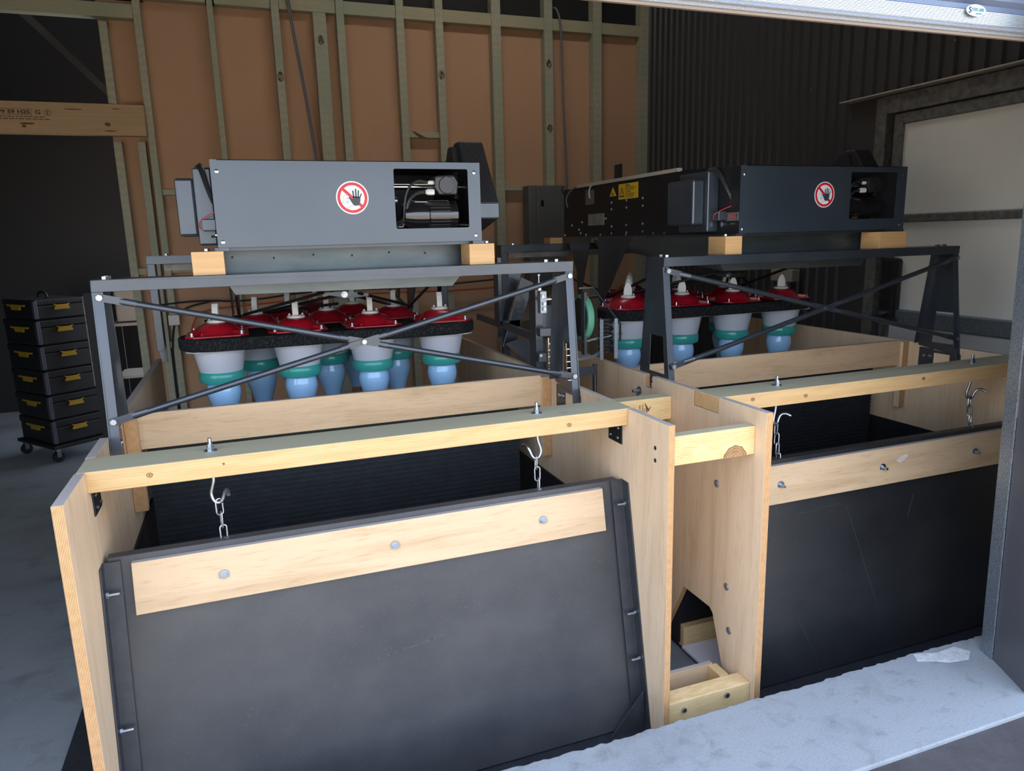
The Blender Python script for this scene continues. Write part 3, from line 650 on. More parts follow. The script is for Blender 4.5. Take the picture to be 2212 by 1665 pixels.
def front_frame(dx, lab):
    t = thing('support_frame', lab, 'frame', (dx+.745, .67, -.11), 'charcoal steel support frames')
    x0, x1 = dx+.0015, dx+1.4885
    m1 = MB(); zt = .4445
    m1.box(x0, x1, .622, .625, .4105, zt); m1.box(x0, x1, .622, .745, zt-.003, zt); m1.box(x0, x1, .742, .745, .4105, zt)
    m1.box(x0, x0+.003, .622, .745, .4105, zt); m1.box(x1-.003, x1, .622, .745, .4105, zt)
    tb_ = build('top_bar', m1, 'steel', t, bev=.0012)
    leg(t, x0, 1); leg(t, x1, -1)
    hb = MB()
    for x, y in ((.035,.66), (.035,.70), (1.40,.66), (1.44,.66)): hexnut(hb, (dx+x,y,zt), (0,0,1), .0105, .008)
    build('bolt_heads', hb, 'zinc', tb_)
    def yf(z): return .628 - (.411-z)*.117
    for (xa, za, xb, zb), off in (((.020,.395,1.470,.045), .004), ((.020,.045,1.470,.395), .010)):
        pa = Vector((dx+xa, yf(za)-off, za)); pb = Vector((dx+xb, yf(zb)-off, zb)); d = (pb-pa).normalized(); L_ = (pb-pa).length
        m2 = MB(); nrm = (0,1,0)
        P = lambda s: pa+d*s
        mid = L_/2
        m2.bar(P(-.010), P(.060), .021, .003, nrm); m2.bar(P(L_-.060), P(L_+.010), .021, .003, nrm); m2.bar(P(mid-.050), P(mid+.050), .019, .004, nrm)
        
        def loft(sa, wa, ta, sb, wb, tb):      # flattened end swelling into the round tube
            zz = d.cross(Vector((0,1,0))).normalized(); vs = []
            for ss, ww, tt in ((sa,wa,ta),(sb,wb,tb)):
                vs += [P(ss)+zz*math.cos(2*PI*i/14)*ww+Vector((0,1,0))*math.sin(2*PI*i/14)*tt for i in range(14)]
            m2.add(vs, [tuple(range(13,-1,-1)), tuple(range(14,28))]+[(i,(i+1)%14,(i+1)%14+14,i+14) for i in range(14)])
        loft(.050,.0105,.0018,.095,.0095,.0095); loft(L_-.050,.0105,.0018,L_-.095,.0095,.0095)
        m2.cyl(P(.095), P(mid-.075), .0095, n=14); m2.cyl(P(mid+.075), P(L_-.095), .0095, n=14)
        loft(mid-.045,.0095,.002,mid-.075,.0095,.0095); loft(mid+.045,.0095,.002,mid+.075,.0095,.0095)
        build('diagonal_brace', m2, 'steel', t, smooth=True)
        for p in (pa, pb):
            hb = MB(); hexnut(hb, p+Vector((0,-.002,0)), (0,-1,0), .0090, .006); build('bolt', hb, 'zinc', t)
    hb = MB(); hexnut(hb, (dx+.745, yf(.22)-.013, .22), (0,-1,0), .0078, .006); build('bolt', hb, 'zinc', t)
    fb = MB()
    for sx0, sg in ((x0+.003,1), (x1-.003,-1)):
        for y, z in ((.715,-.055), (.745,-.058), (.600,-.07)): fb.lathe([(.010,0),(.009,sg*.004),(.0,sg*.006)], (sx0,y,z), 12, 'x')
    build('foot_bolts', fb, 'zinc', t)
    return t
front_frame(0, 'nearer charcoal cross-braced frame standing in the left enclosure')
front_frame(PX, 'charcoal cross-braced frame standing in the right enclosure')
def rear_frame(xa, xb, lab):
    t = thing('rear_support_frame', lab, 'frame', ((xa+xb)/2, 2.25, 0.0), 'rear support frames')
    y = 2.25; z = .486
    build('top_bar', MB().box(xa, xb, y, y+.003, z-.04, z).box(xa, xb, y, y+.1, z-.003, z), 'steel', t, bev=.001)
    build('cross_rail', MB().box(xa+.07, xb-.07, y+.08, y+.10, z-.075, z-.045), 'galvdark', t)
    for s, x in ((1, xa), (-1, xb)):
        a, b = (x, x+s*.036) if s > 0 else (x+s*.036, x)
        m1 = MB().box(a, b, y, y+.003, .02, z-.04); a2, b2 = (x, x+s*.003) if s > 0 else (x+s*.003, x)
        m1.box(a2, b2, y, y+.09, .02, z-.003); m1.box(a, b, y+.09, y+.093, -.05, z-.04)
        build('leg', m1, 'steel', t, bev=.001)
    build('bolt_heads', MB().cyl((xa+.09,y+.05,z),(xa+.09,y+.05,z+.008),.01,n=6), 'zinc', t)
    return t
rear_frame(-.028, 1.475, 'rear charcoal frame behind the left enclosure')
rear_frame(1.80, 3.45, 'rear charcoal frame behind the right machine')

# ---------------------------------------------------------------- wooden packing blocks
def pblock(x0, x1, y0, y1, z0, z1, lab): return tag(build('packing_block', MB().box(x0, x1, y0, y1, z0, z1), 'block', bev=.0012), lab, 'block', 'wooden blocks under the machines')
pblock(.268, .357, .640, .74, .445, .5135, 'square wooden block at the left under the nearer machine')
pblock(1.118, 1.206, .640, .74, .445, .5135, 'square wooden block at the right under the nearer machine')
pblock(2.138, 2.214, .645, .755, .445, .5135, 'wooden block at the left under the right machine')
pblock(2.905, 3.052, .645, .745, .445, .5135, 'longer wooden block at the right under the right machine')
pblock(2.105, 2.186, 2.255, 2.345, .4865, .520, 'small wooden block at the back left corner of the right machine')

# ---------------------------------------------------------------- pinsetting machines
def rr(x0, x1, z0, z1, r, n=4):
    pts = []
    for cx_, cz_, a0 in ((x1-r,z0+r,-PI/2), (x1-r,z1-r,0), (x0+r,z1-r,PI/2), (x0+r,z0+r,PI)):
        for i in range(n+1):
            a = a0+PI/2*i/n; pts.append((cx_+r*math.cos(a), cz_+r*math.sin(a)))
    return pts
def machine(dx, which):
    lab = {'A': 'nearer pinsetting machine with a blue-grey steel front panel, set on blocks over the left enclosure',
           'B': 'pinsetting machine with its long black side and yellow warning label, over the right enclosure'}[which]
    t = thing('pinsetter', lab, 'machine', (dx+.75, 1.45, .5145), 'string pinsetting machines')
    X0, X1 = dx+.344, dx+(1.166 if which == 'A' else 1.176); Z0, Z1 = .5235, .7755; YF = .65
    fp = build('front_panel', MB().ring(rr(X0,X1,Z0,Z1,.0015), rr(dx+.880,dx+1.124,.5675,.753,.006), 'y', YF, YF+.002)
               .box(X0+.02, X1, YF, YF+.018, Z1-.002, Z1), 'panel', t)
    for x, z in ((X0+.017,.742), (X1-.02,.742), (X0+.015,.539), (X1-.02,.541)):
        build('panel_screw', MB().lathe([(.0068,0),(.0060,-.002),(.0030,-.0035),(0,-.0035)], (x,YF,z), 16, 'y'), 'zinc', fp, smooth=True)
    # prohibition sticker
    cx, cz, y = dx+.747, .665, YF-.0003
    sg = build('warning_sticker', disc((cx,y+.0003,cz), .0500, 'y', .0006, 56), 'signwhite', fp, label='round no-touching sticker, a hand inside a red ring')
    circ = lambda r, n=56: [(cx+r*math.cos(2*PI*i/n), cz+r*math.sin(2*PI*i/n)) for i in range(n)]
    m1 = MB().ring(circ(.0462), circ(.0375), 'y', y-.0008, y-.0005)
    a = math.radians(-43); u = (math.cos(a), math.sin(a)); w = (-u[1], u[0])
    m1.prism([(cx+u[0]*k+w[0]*h, cz+u[1]*k+w[1]*h) for k, h in ((-.0385,-.0047),(.0385,-.0047),(.0385,.0047),(-.0385,.0047))], 'y', y-.00075, y-.00045)
    build('red_ring', m1, 'signred', sg)
    hx, hz = cx+.0105, cz-.004
    hand = MB()
    pal = [(-.009,.008),(-.0045,.008),(.014,.006),(.0135,-.006),(.0095,-.016),(.006,-.0195),(-.003,-.0205),(-.009,-.018),(-.014,-.010),(-.022,.0045),(-.0205,.007),(-.018,.0065),(-.009,-.001)]
    hand.prism([(hx+p[0], hz+p[1]) for p in pal], 'y', y-.0012, y-.0009)
    for x0_, x1_, h, tx in ((-.0085,-.0040,.026,-.002), (-.0015,.0030,.031,0), (.0050,.0092,.027,.002), (.0100,.0140,.017,.0055)):
        fx = [(hx+x0_,hz+.004),(hx+x1_,hz+.004),(hx+x1_+tx,hz+h-.0015),(hx+x1_+tx-.0012,hz+h),(hx+x0_+tx+.0012,hz+h),(hx+x0_+tx,hz+h-.0015)]
        hand.prism(fx, 'y', y-.0012, y-.0009)
    build('hand_mark', hand, 'signblack', sg)
    fc = MB(); fl_ = [(-.034,-.016),(-.029,-.016),(-.028,-.013),(-.031,-.009),(-.029,-.003),(-.028,.004),(-.023,.008),(-.017,.006),(-.013,0),(-.012,-.009),(-.014,-.015),(-.018,-.020)]
    fc.tube([(cx+p[0],y-.0009,cz+p[1]) for p in fl_], .00045, 5); fc.tube([(cx-.020,y-.0009,cz-.011),(cx-.017,y-.0009,cz-.009),(cx-.016,y-.0009,cz-.013),(cx-.018,y-.0009,cz-.016),(cx-.020,y-.0009,cz-.011)], .00045, 5)
    fc.tube([(cx-.016,y-.0009,cz-.033),(cx-.008,y-.0009,cz-.024),(cx+.001,y-.0009,cz-.026)], .00045, 5); fc.tube([(cx-.023,y-.0009,cz-.002),(cx-.012,y-.0009,cz-.002)], .00045, 5)
    build('face_outline', fc, 'cabinet', sg)
    # body shell
    YE = 2.26
    hole = [(.690+.026*math.sin(-2*PI*i/24), .655+.034*math.cos(2*PI*i/24)) for i in range(24)]
    sl_ = [(YF+.002,.5235),(YE,.5235),(YE,.788),(YF+.3,.788),(YF+.002,.7745)]; sd_ = MB(); sd_.prism(sl_, 'x', X0, X0+.003)
    sp = build('side_panel', sd_, 'black', t, bev=.001)
    build('side_panel', MB().prism(sl_, 'x', X1-.003, X1), 'black', t)
    build('rear_panel', MB().box(X0, X1, YE-.003, YE, .5235, .788), 'black', t)
    build('top_cover', MB().box(X0, X1, YF+.30, YE, .785, .789), 'black', t)
    build('blackout_plate', MB().box(X0+.004, X1-.004, 1.25, 1.254, .5235, .784), 'black', t)  # added black plate that keeps the inside of the window dark
    build('base_rails', MB().box(X0-.01, X0+.03, YF+.004, YE, .5138, .5228).box(X1-.03, X1+.01, YF+.004, YE, .5138, .5228).box(X0, X1, YF+.03, YF+.05, .5138, .5228), 'steel', t)
    build('cable_hole', MB().cyl((X0-.0006,.690,.655),(X0+.001,.690,.655),.030,n=28).tf(lambda v: Vector((v.x,v.y,.655+(v.z-.655)*1.15))), 'dark', sp)
    # shafts seen in the window
    build('drive_shaft', MB().cyl((X0+.004,.86,.712),(X1-.004,.86,.712),.0095,n=20), 'chrome', t, smooth=True, label='upper polished shaft')
    build('drive_shaft', MB().cyl((X0+.004,.80,.578),(X1-.004,.80,.578),.008,n=20), 'chrome', t, smooth=True)
    build('shaft_collar', MB().cyl((dx+.80,.84,.664),(dx+.925,.84,.664),.014,n=20), 'zinc', t, smooth=True)
    build('tension_spring', MB().tube([(X1-.052+.008*math.cos(a), .76+.008*math.sin(a), .665+.085*a/(2*PI*14)) for a in [2*PI*i/10 for i in range(141)]], .0016, 5), 'cable', t)
    # motor
    yc, zc, my = .745, .612, .047
    mo = build('motor', MB().lathe([(.018,-.135),(.038,-.130),(my,-.100),(my+.001,-.094),(my+.001,-.052),(my-.003,-.048),(my-.004,.025),(my-.001,.030),(my-.001,.048),(my-.014,.054),(.012,.056)], (dx+1.055,yc,zc), 36, 'x'), 'glossblack', t, smooth=True, label='glossy black geared motor')
    fn = MB()
    for i in range(22):
        a = 2*PI*i/22; ca, sa = math.cos(a), math.sin(a)
        fn.bar((dx+1.009, yc+ca*(my-.003), zc+sa*(my-.003)), (dx+1.078, yc+ca*(my-.003), zc+sa*(my-.003)), .0026, .008, (0,ca,sa))
    build('cooling_fins', fn, 'glossblack', mo)
    tbx = build('terminal_box', MB().prism([(dx+1.028,.735),(dx+1.095,.737),(dx+1.108,.715),(dx+1.102,.676),(dx+1.040,.676),(dx+1.026,.70)], 'y', .70, .76), 'blackplastic', mo, bev=.004)
    build('terminal_lid', MB().lathe([(0,-.004),(.026,-.004),(.028,0),(.028,.002)], (dx+1.066,.700,.706), 28, 'y'), 'blackplastic', tbx, smooth=True)
    for (gx, gz, s_) in ((1.022,.716,.8), (1.020,.686,1.2)):
        build('cable_gland', MB().cyl((dx+gx-.013*s_,.722,gz),(dx+gx+.006*s_,.722,gz),.0085*s_,n=8).cyl((dx+gx-.018*s_,.722,gz),(dx+gx-.013*s_,.722,gz),.0062*s_,n=12), 'white', mo)
    build('motor_cable', MB().tube([(dx+1.006,.722,.716),(dx+.975,.715,.722),(dx+.945,.710,.708),(dx+.928,.712,.675),(dx+.922,.715,.630),(dx+.922,.72,.60),(dx+.905,.73,.588),(dx+.885,.74,.585)], .0042, 8, smooth=2), 'cable', mo, smooth=True)
    build('motor_cable', MB().tube([(dx+.998,.722,.686),(dx+.965,.716,.682),(dx+.940,.712,.662),(dx+.930,.715,.630),(dx+.928,.72,.602),(dx+.915,.73,.582),(dx+.890,.74,.578)], .0052, 8, smooth=2), 'cable', mo, smooth=True)
    # belt guard
    gp = [(.800,.599),(.800,.653),(.965,.880),(1.02,.880),(1.19,.700),(1.19,.545),(1.05,.545)]
    gd = build('belt_guard', MB().prism(gp, 'x', X1+.022, X1+.118), 'guard', t, bev=.006, label='faceted black belt guard')
    build('guard_side', MB().prism([(.90,.62),(.98,.862),(1.03,.862),(1.15,.70),(1.15,.56),(1.0,.56)], 'x', X1+.001, X1+.022), 'guard', gd)
    build('guard_lit_band', MB().box(X1+.02, X1+.1195, .797, .86, .598, .655), 'panel', gd, bev=.005)  # front band of the guard; light falling on it put in as lighter steel
    # control boxes on the left side
    b1 = build('control_box', MB().box(dx+.289, dx+.3425, .78, .98, .531, .765), 'panel', t, bev=.006, label='dark grey control box')
    b2 = build('control_box', MB().box(dx+.234, dx+.289, .80, .985, .560, .735), 'panel', t, bev=.008, label='shallower grey control box')
    b3 = build('switch_box', MB().box(dx+.303, dx+.343, .725, .785, .574, .610), 'panel', t, bev=.003)
    build('cable_bundle', MB().tube([(dx+.310,.80,.772),(dx+.315,.77,.774),(dx+.322,.745,.752),(dx+.330,.720,.705),(dx+.341,.70,.665)], .0055, 8, smooth=2)
          .tube([(dx+.302,.80,.770),(dx+.308,.765,.766),(dx+.316,.742,.742),(dx+.326,.716,.70),(dx+.340,.70,.655)], .0040, 8, smooth=2), 'cable', t, smooth=True)
    build('sensor_wire', MB().tube([(dx+.342,.70,.628),(dx+.320,.715,.618),(dx+.293,.74,.600),(dx+.296,.75,.580),(dx+.315,.75,.578)], .0016, 6, smooth=2), 'redwire', t, label='thin red wire')
    build('toggle_switch', MB().cyl((dx+.343,.69,.560),(dx+.328,.685,.556),.0022,.0035,10).cyl((dx+.344,.69,.560),(dx+.338,.69,.560),.005,n=10), 'chrome', t)
    bb = MB(); hexnut(bb, (dx+.31,.69,.5145), (0,0,1), .009, .007); hexnut(bb, (X1+.03,.69,.5145), (0,0,1), .009, .007)
    build('mounting_bolts', bb, 'zinc', t)
    # sheet steel trough under the front
    tr = MB(); xa, xb = dx+.349, dx+1.155
    tr.prism([(xa,.520),(xb,.520),(xb-.03,.405),(xb-.06,.370),(xa+.028,.375),(xa+.008,.41)], 'y', .782, .785)
    tr.add([(xa+.028,.785,.375),(xb-.06,.785,.370),(xb-.06,1.9,.470),(xa+.028,1.9,.470)], [(0,1,2,3)])
    tr.add([(xa,.785,.520),(xa+.008,.785,.41),(xa+.028,.785,.375),(xa+.028,1.9,.470),(xa,1.9,.505)], [(0,1,2,3,4)])
    tr.add([(xb,.785,.520),(xb-.03,.785,.405),(xb-.06,.785,.370),(xb-.06,1.9,.470),(xb,1.9,.505)], [(4,3,2,1,0)])
    tr.box(xa-.005, xb+.01, .770, .785, .506, .513)
    to = build('steel_trough', tr, 'trough', t)
    bb = MB()
    for i in range(7):
        x = xa+.03+i*(xb-xa-.06)/6; bb.cyl((x,.781,.494-.006*(i%2)),(x,.774,.491-.006*(i%2)),.0024,n=8)
    build('trough_screws', bb, 'zinc', to)
    # hanging side arms and scissor linkage
    for xs_ in (X0+.004, X1-.009):
        build('lift_arm', MB().prism([(1.92,.515),(2.22,.515),(2.10,.33),(2.09,.20),(2.05,.20)], 'x', xs_-.002, xs_+.003), 'steel', t)
        build('lift_arm', MB().prism([(1.485,.515),(1.83,.515),(1.835,.20),(1.80,.175),(1.775,.17)], 'x', xs_-.002, xs_+.003), 'steel', t)
    for ya, za, yb_, zb_ in ((1.78,.20,1.30,.34), (1.80,.22,2.35,.30)):
        for xs_ in (X0+.03, X1-.03): build('scissor_bar', MB().cyl((xs_,ya,za),(xs_,yb_,zb_),.007,n=10), 'darkrod', t)
    for p0, p1 in (((X0+.02,1.78,.205),(dx+.79,1.30,.325)), ((dx+.79,1.30,.325),(X1-.03,1.80,.205)), ((X0+.05,1.55,.24),(dx+.70,1.28,.335)), ((X1-.05,1.55,.235),(dx+.84,1.28,.325)), ((X0-.12,1.9,.19),(dx+.78,1.5,.27))):
        build('scissor_bar', MB().cyl(p0, p1, .0065, n=10), 'darkrod', t)
    build('scissor_plate', MB().prism([(dx+.70,.332),(dx+.77,.334),(dx+.88,.322),(dx+.88,.312),(dx+.80,.306),(dx+.72,.322)], 'y', 1.292, 1.297), 'steel', t)
    hb = MB(); bolt(hb, (dx+.783,1.291,.322), (0,-1,0), .006, .004, .013); build('bolt', hb, 'zinc', t)
    if which == 'B':
        XS = X0-.001
        def decal(ya, yb_, za, zb_, m, n_, **k): return build(n_, MB().box(XS-.0012, XS+.001, ya, yb_, za, zb_), m, sp, **k)
        st = decal(.655,.732,.572,.603,'cabinet','stop_sticker', label='grey sticker reading STOP')
        build('lettering', text_mb('STOP', .030, (XS-.0016,.693,.5875), (0,-1,0), (0,0,1), sx_=.50), 'signred', st)
        for yy in (.665,.722):
            build('arrow', MB().box(XS-.0018,XS-.0012,yy-.0015,yy+.0015,.576,.590).prism([(yy-.0045,.590),(yy+.0045,.590),(yy,.600)],'x',XS-.0018,XS-.0012), 'signblack', st)
        wl_ = decal(1.412,1.60,.700,.773,'signyellow','warning_label', label='yellow rectangular warning label with black text')
        tri = lambda cy, cz_, r, k: [(cy-r, cz_-r*.75*k), (cy+r, cz_-r*.75*k), (cy, cz_+r*1.1*k)]
        build('triangle_mark', MB().ring(tri(1.565,.730,.026,1), tri(1.565,.7295,.018,.95), 'x', XS-.0018, XS-.0013).box(XS-.0018,XS-.0013,1.563,1.567,.724,.738), 'signblack', wl_)
        for i, (tx_, ln_, zz) in enumerate((('WARNING', .04, .764), ('', .075, .756), ('', .10, .749), ('', .088, .742), ('ATTENTION', .04, .733), ('', .085, .724), ('', .08, .717), ('', .075, .709))):
            if tx_: m9 = text_mb(tx_, .009, (XS-.0015,1.530,zz), (0,-1,0), (0,0,1), align='LEFT')
            else:
                m9 = MB(); yy = 1.530
                while yy > 1.530-ln_:
                    wd = random.uniform(.006,.013); m9.box(XS-.0017,XS-.0013,yy-wd,yy,zz-.0016,zz+.0016); yy -= wd+.003
            build('label_text', m9, 'signblack', wl_)
        t2 = build('warning_triangle', MB().prism([(1.625,.720),(1.695,.720),(1.660,.763)], 'x', XS-.0012, XS+.001), 'signyellow', sp)
        build('triangle_mark', MB().cyl((XS-.0018,1.66,.731),(XS-.0012,1.66,.731),.007,n=10), 'signblack', t2)
        decal(1.757,1.941,.581,.641,noisy('worn_plate', (.34,.34,.33), (.18,.18,.17), 18, (1,1,1), .4, .3),'metal_plate', label='pale worn metal plate')
        decal(1.875,1.974,.692,.768,'cabinet','cover_plate')
        build('cable_loop', MB().tube([(XS-.004,1.915,.725),(XS-.012,1.91,.755),(XS-.012,1.895,.785),(XS-.006,1.86,.793)], .0045, 8, smooth=2), 'trunk', sp, smooth=True)
        build('cable_loop', MB().tube([(XS-.004,2.20,.69),(XS-.02,2.19,.73),(XS-.02,2.15,.77),(XS-.01,2.08,.795)], .0042, 8, smooth=2), 'greycable', sp, smooth=True)
        build('cable_trunking', MB().box(XS-.012, XS+.012, 1.06, 2.06, .787, .803), 'trunk', t, bev=.002, label='long beige cable trunking')
        build('top_bracket', MB().box(XS+.01, XS+.014, 1.59, 1.665, .789, .872), 'black', t)
        bs = [(2.247,.520),(1.971,.518),(1.799,.516),(1.526,.514),(1.27,.529),(1.175,.528),(1.676,.691),(1.676,.657),(1.523,.694),(1.523,.659),(1.369,.696),(1.368,.661),
              (1.675,.571),(1.522,.575),(1.367,.578),(1.675,.536),(1.521,.539),(1.366,.541),(1.735,.612),(1.752,.612),(2.02,.60),(2.06,.56),(2.15,.585),(2.04,.54)]
        for y_, z_ in bs: build('rivet_screw', MB().lathe([(.0065,0),(.005,-.004),(0,-.005)], (XS+.001,y_,max(z_,.53)), 10, 'x'), 'zinc', sp)
        hb = MB(); hb.cyl((XS,.758,.738),(XS-.008,.758,.738),.008,n=6); hb.cyl((XS,.745,.560),(XS-.008,.745,.560),.010,n=14); build('bolt', hb, 'zinc', t)
    return t
mA = machine(0, 'A'); mB = machine(1.857, 'B')

# ---------------------------------------------------------------- pin tables
S = .3048; RW = .264
def pin_table(dx, lab, turn):
    xp, yp = dx+.29, 1.406
    t = thing('pin_table', lab, 'machine part', (xp+1.5*S, yp+RW, .05), 'pin tables')
    zt = .180; zb_ = .130
    # rounded triangular plate
    cor = [(xp+0, yp), (xp+3*S, yp), (xp+1.5*S, yp+3*RW)]; R = .148; pts = []
    for i, (cx, cy) in enumerate(cor):
        a0 = (-PI/2-PI/6-PI/6*1+0, -PI/2, PI/6)[i]
    offs = [(-150-60, -90), (-90, 30), (30, 150)]
    for (cx, cy), (d0, d1) in zip(cor, offs):
        for k in range(9):
            a = math.radians(d0+(d1-d0)*k/8); pts.append((cx+R*math.cos(a), cy+R*math.sin(a)))
    build('rubber_plate', MB().prism(pts, 'z', zb_, zt), 'foam', t, bev=.008, label='thick speckled black rubber plate')
    pos = [(xp+(i+.5*r)*S, yp+r*RW) for r in range(4) for i in range(4-r)]
    first = None
    for k, (x, y) in enumerate(pos):
        def cap_profile(): return [(.094,.000),(.088,.008),(.078,.021),(.064,.034),(.050,.041),(.038,.044),(.0,.044)]
        m1 = MB(); h = .116; cc = .030
        sq = [(x-h+cc,y-h),(x+h-cc,y-h),(x+h,y-h+cc),(x+h,y+h-cc),(x+h-cc,y+h),(x-h+cc,y+h),(x-h,y+h-cc),(x-h,y-h+cc)]
        m1.prism(sq, 'z', zt+.0005, zt+.008); m1.lathe([(r_, z_) for r_, z_ in cap_profile()], (x,y,zt+.006), 40)
        for a in range(4):
            an = PI/4+a*PI/2; dxx, dyy = math.cos(an), math.sin(an)
            m1.bar((x+dxx*.07,y+dyy*.07,zt+.014), (x+dxx*.125,y+dyy*.125,zt+.010), .004, .018)
            m1.bar((x+dxx*.07-dyy*.03,y+dyy*.07+dxx*.03,zt+.014), (x+dxx*.11-dyy*.03,y+dyy*.11+dxx*.03,zt+.010), .004, .016)
        cp = build('red_cap', m1, 'red', t, bev=.002, smooth=True)
        for a in range(4):
            cb_ = MB(); an = PI/4+a*PI/2; bx, by = x+.128*math.cos(an), y+.128*math.sin(an)
            cb_.cyl((bx,by,zt+.007),(bx,by,zt+.010),.010,n=12); cb_.cyl((bx,by,zt+.010),(bx,by,zt+.022),.0048,n=8)
            build('cap_bolt', cb_, 'zinc', cp)
        # string guide
        gz = zt+.050
        g = MB().lathe([(.036,0),(.036,.007),(.030,.011),(.0,.011)], (x,y,gz), 28)
        for s2_ in (-1, 1): g.cyl((x+s2_*.026,y-.008,gz+.011),(x+s2_*.026,y-.008,gz+.019),.004,n=8)
        ca, sa = math.cos(turn), math.sin(turn)
        prof = [(-.018,0),(.020,0),(.020,.030),(.014,.052),(.004,.066),(-.004,.066),(-.014,.050),(-.020,.028)]
        hw = .0115
        vs = [(x + u*sa + s3*hw*ca, y + u*ca - s3*hw*sa, gz+.008+w_) for s3 in (-1, 1) for u, w_ in prof]
        n_ = len(prof); g.add(vs, [tuple(range(n_)), tuple(range(2*n_-1, n_-1, -1))] + [(i, i+n_, (i+1)%n_+n_, (i+1)%n_) for i in range(n_)])
        build('string_guide', g, 'white', t, bev=.003)
        fz = zb_
        fu = MB(); fh = .112
        sqr = lambda r: [(x-r+.03,y-r),(x+r-.03,y-r),(x+r,y-r+.03),(x+r,y+r-.03),(x+r-.03,y+r),(x-r+.03,y+r),(x-r,y+r-.03),(x-r,y-r+.03)]
        fu.prism(sqr(.118), 'z', fz-.004, fz-.0005)
        fu.lathe([(.100,-.004),(.098,-.014),(.078,-fh),(.074,-fh),(.094,-.014),(.094,-.004),(.100,-.004)], (x,y,fz), 40)
        build('frosted_funnel', fu, 'funnel', t, smooth=True)
        rz = fz-fh
        build('rubber_ring', MB().lathe([(.070,.020),(.078,.021),(.084,.016),(.087,.004),(.087,-.012),(.082,-.026),(.072,-.031),(.064,-.027),(.064,.018),(.070,.020)], (x,y,rz), 40), 'green', t, smooth=True)
    return t, pos
# pins hang head-up in the funnels
PIN = [(0,0),(.0255,.0005),(.0285,.004),(.0332,.019),(.0410,.057),(.0497,.086),(.0567,.114),(.0605,.120),(.0585,.149),(.0500,.184),(.0330,.225),(.0254,.254),(.0235,.270),(.0254,.298),(.0305,.325),(.0324,.343),(.0310,.356),(.0230,.372),(.0100,.380),(0,.381)]
import math as _m
def spline(P, k=5):
    out = []
    for i in range(len(P)-1):
        p0 = P[max(i-1,0)]; p1 = P[i]; p2 = P[i+1]; p3 = P[min(i+2,len(P)-1)]
        for j in range(k):
            t = j/k; out.append(tuple(.5*((2*b)+(-a+c)*t+(2*a-5*b+4*c-d)*t*t+(-a+3*b-3*c+d)*t**3) for a, b, c, d in zip(p0, p1, p2, p3)))
    out.append(P[-1]); return [(max(a,0), b) for a, b in out]
PIN = [(.0285,.001),(.0332,.019),(.0410,.050),(.0500,.082),(.0570,.106),(.0605,.128),(.0585,.152),(.0500,.184),(.0345,.222),(.0254,.254),(.0235,.270),(.0254,.298),(.0305,.325)]
pinmesh = None
names_row = {0: 'front', 1: 'second', 2: 'third', 3: 'last'}
def pins(pos, side):
    global pinmesh
    ks = 0
    for r in range(4):
        for i in range(4-r):
            x, y = pos[ks]; ks += 1
            o = thing('bowling_pin', None, 'bowling pin', (x, y, -.185), 'pale blue bowling pins hanging in the %s pin table' % side)
            ordn = {4: ['leftmost', 'second from left', 'third from left', 'rightmost'], 3: ['left', 'middle', 'right'], 2: ['left', 'right'], 1: ['single']}[4-r][i]
            o['label'] = 'pale blue bowling pin, %s in the %s row of the %s pin table' % (ordn, names_row[r], side)
            if pinmesh is None:
                p = build('pin_body', MB().lathe([(0,0)]+[(a*1.08, b) for a, b in spline(PIN)]+[(.031,.335),(.030,.338),(.0,.338)], (x,y,-.185), 40), 'pin', o, smooth=True)
                st = build('neck_stripe', MB().lathe([(.0292,.262),(.0298,.264),(.0290,.276),(.0285,.278)], (x,y,-.185), 32), 'signred', o, smooth=True)
                pinmesh = (p, st)
            else:
                for s_o in pinmesh:
                    c = s_o.copy(); C.objects.link(c); c.parent = o
tA, posA = pin_table(0, 'rubber pin table with red caps and frosted funnels over the left enclosure', 0.15)
tB, posB = pin_table(1.857, 'rubber pin table with red caps and frosted funnels over the right enclosure', -1.0)
pins(posA, 'left'); pins(posB, 'right')

# ---------------------------------------------------------------- ball lift between the lanes
bl = thing('ball_lift', 'charcoal steel ball lift with a green wheel and roller chains between the enclosures', 'machine', (1.67, 1.0, ZF))
Y = 1.0  # covers, mast and lower plate pushed back along the camera's line of sight
build('slanted_cover', MB().prism([(1.631,0.347),(1.694,0.318),(1.597,0.042),(1.604,0.011),(1.529,0.023)], 'y', 1.50, 1.505), 'steel', bl, bev=.002)
build('slanted_cover', MB().prism([(1.605,0.362),(1.670,0.359),(1.594,0.144),(1.568,0.127)], 'y', 1.60, 1.605), 'steel', bl)
build('mast', MB().box(1.513, 1.519, Y+.04, Y+.11, -.05, .32).box(1.519, 1.545, Y+.04, Y+.045, -.05, .32), 'steel', bl, bev=.001)
build('mast', MB().box(1.511+.14, 1.517+.14, Y-.02, Y+.03, -.05, .30), 'steel', bl, bev=.001)
build('bracket_arm', MB().box(1.505, 1.60, Y-.025, Y+.01, .135, .168).box(1.50, 1.60, Y-.02, Y+.01, .03, .066), 'steel', bl, bev=.002)
build('bearing_block', MB().box(1.496, 1.524, Y-.055, Y-.022, .232, .320), 'galv', bl, bev=.002)
bb = MB()
for x_, z_ in ((1.503,.30),(1.510,.27),(1.510,.25),(1.503,.06),(1.49,.33)): bolt(bb, (x_,Y-.055 if z_ > .1 else Y-.026,z_), (0,-1,0), .004, .004, 0)
bb.cyl((1.497,Y-.04,.33),(1.497,Y-.04,.385),.0035,n=8); hexnut(bb, (1.497,Y-.04,.345), (0,0,1), .009, .010); hexnut(bb, (1.497,Y-.04,.38), (0,0,1), .008, .006)
build('bolts', bb, 'zinc', bl)
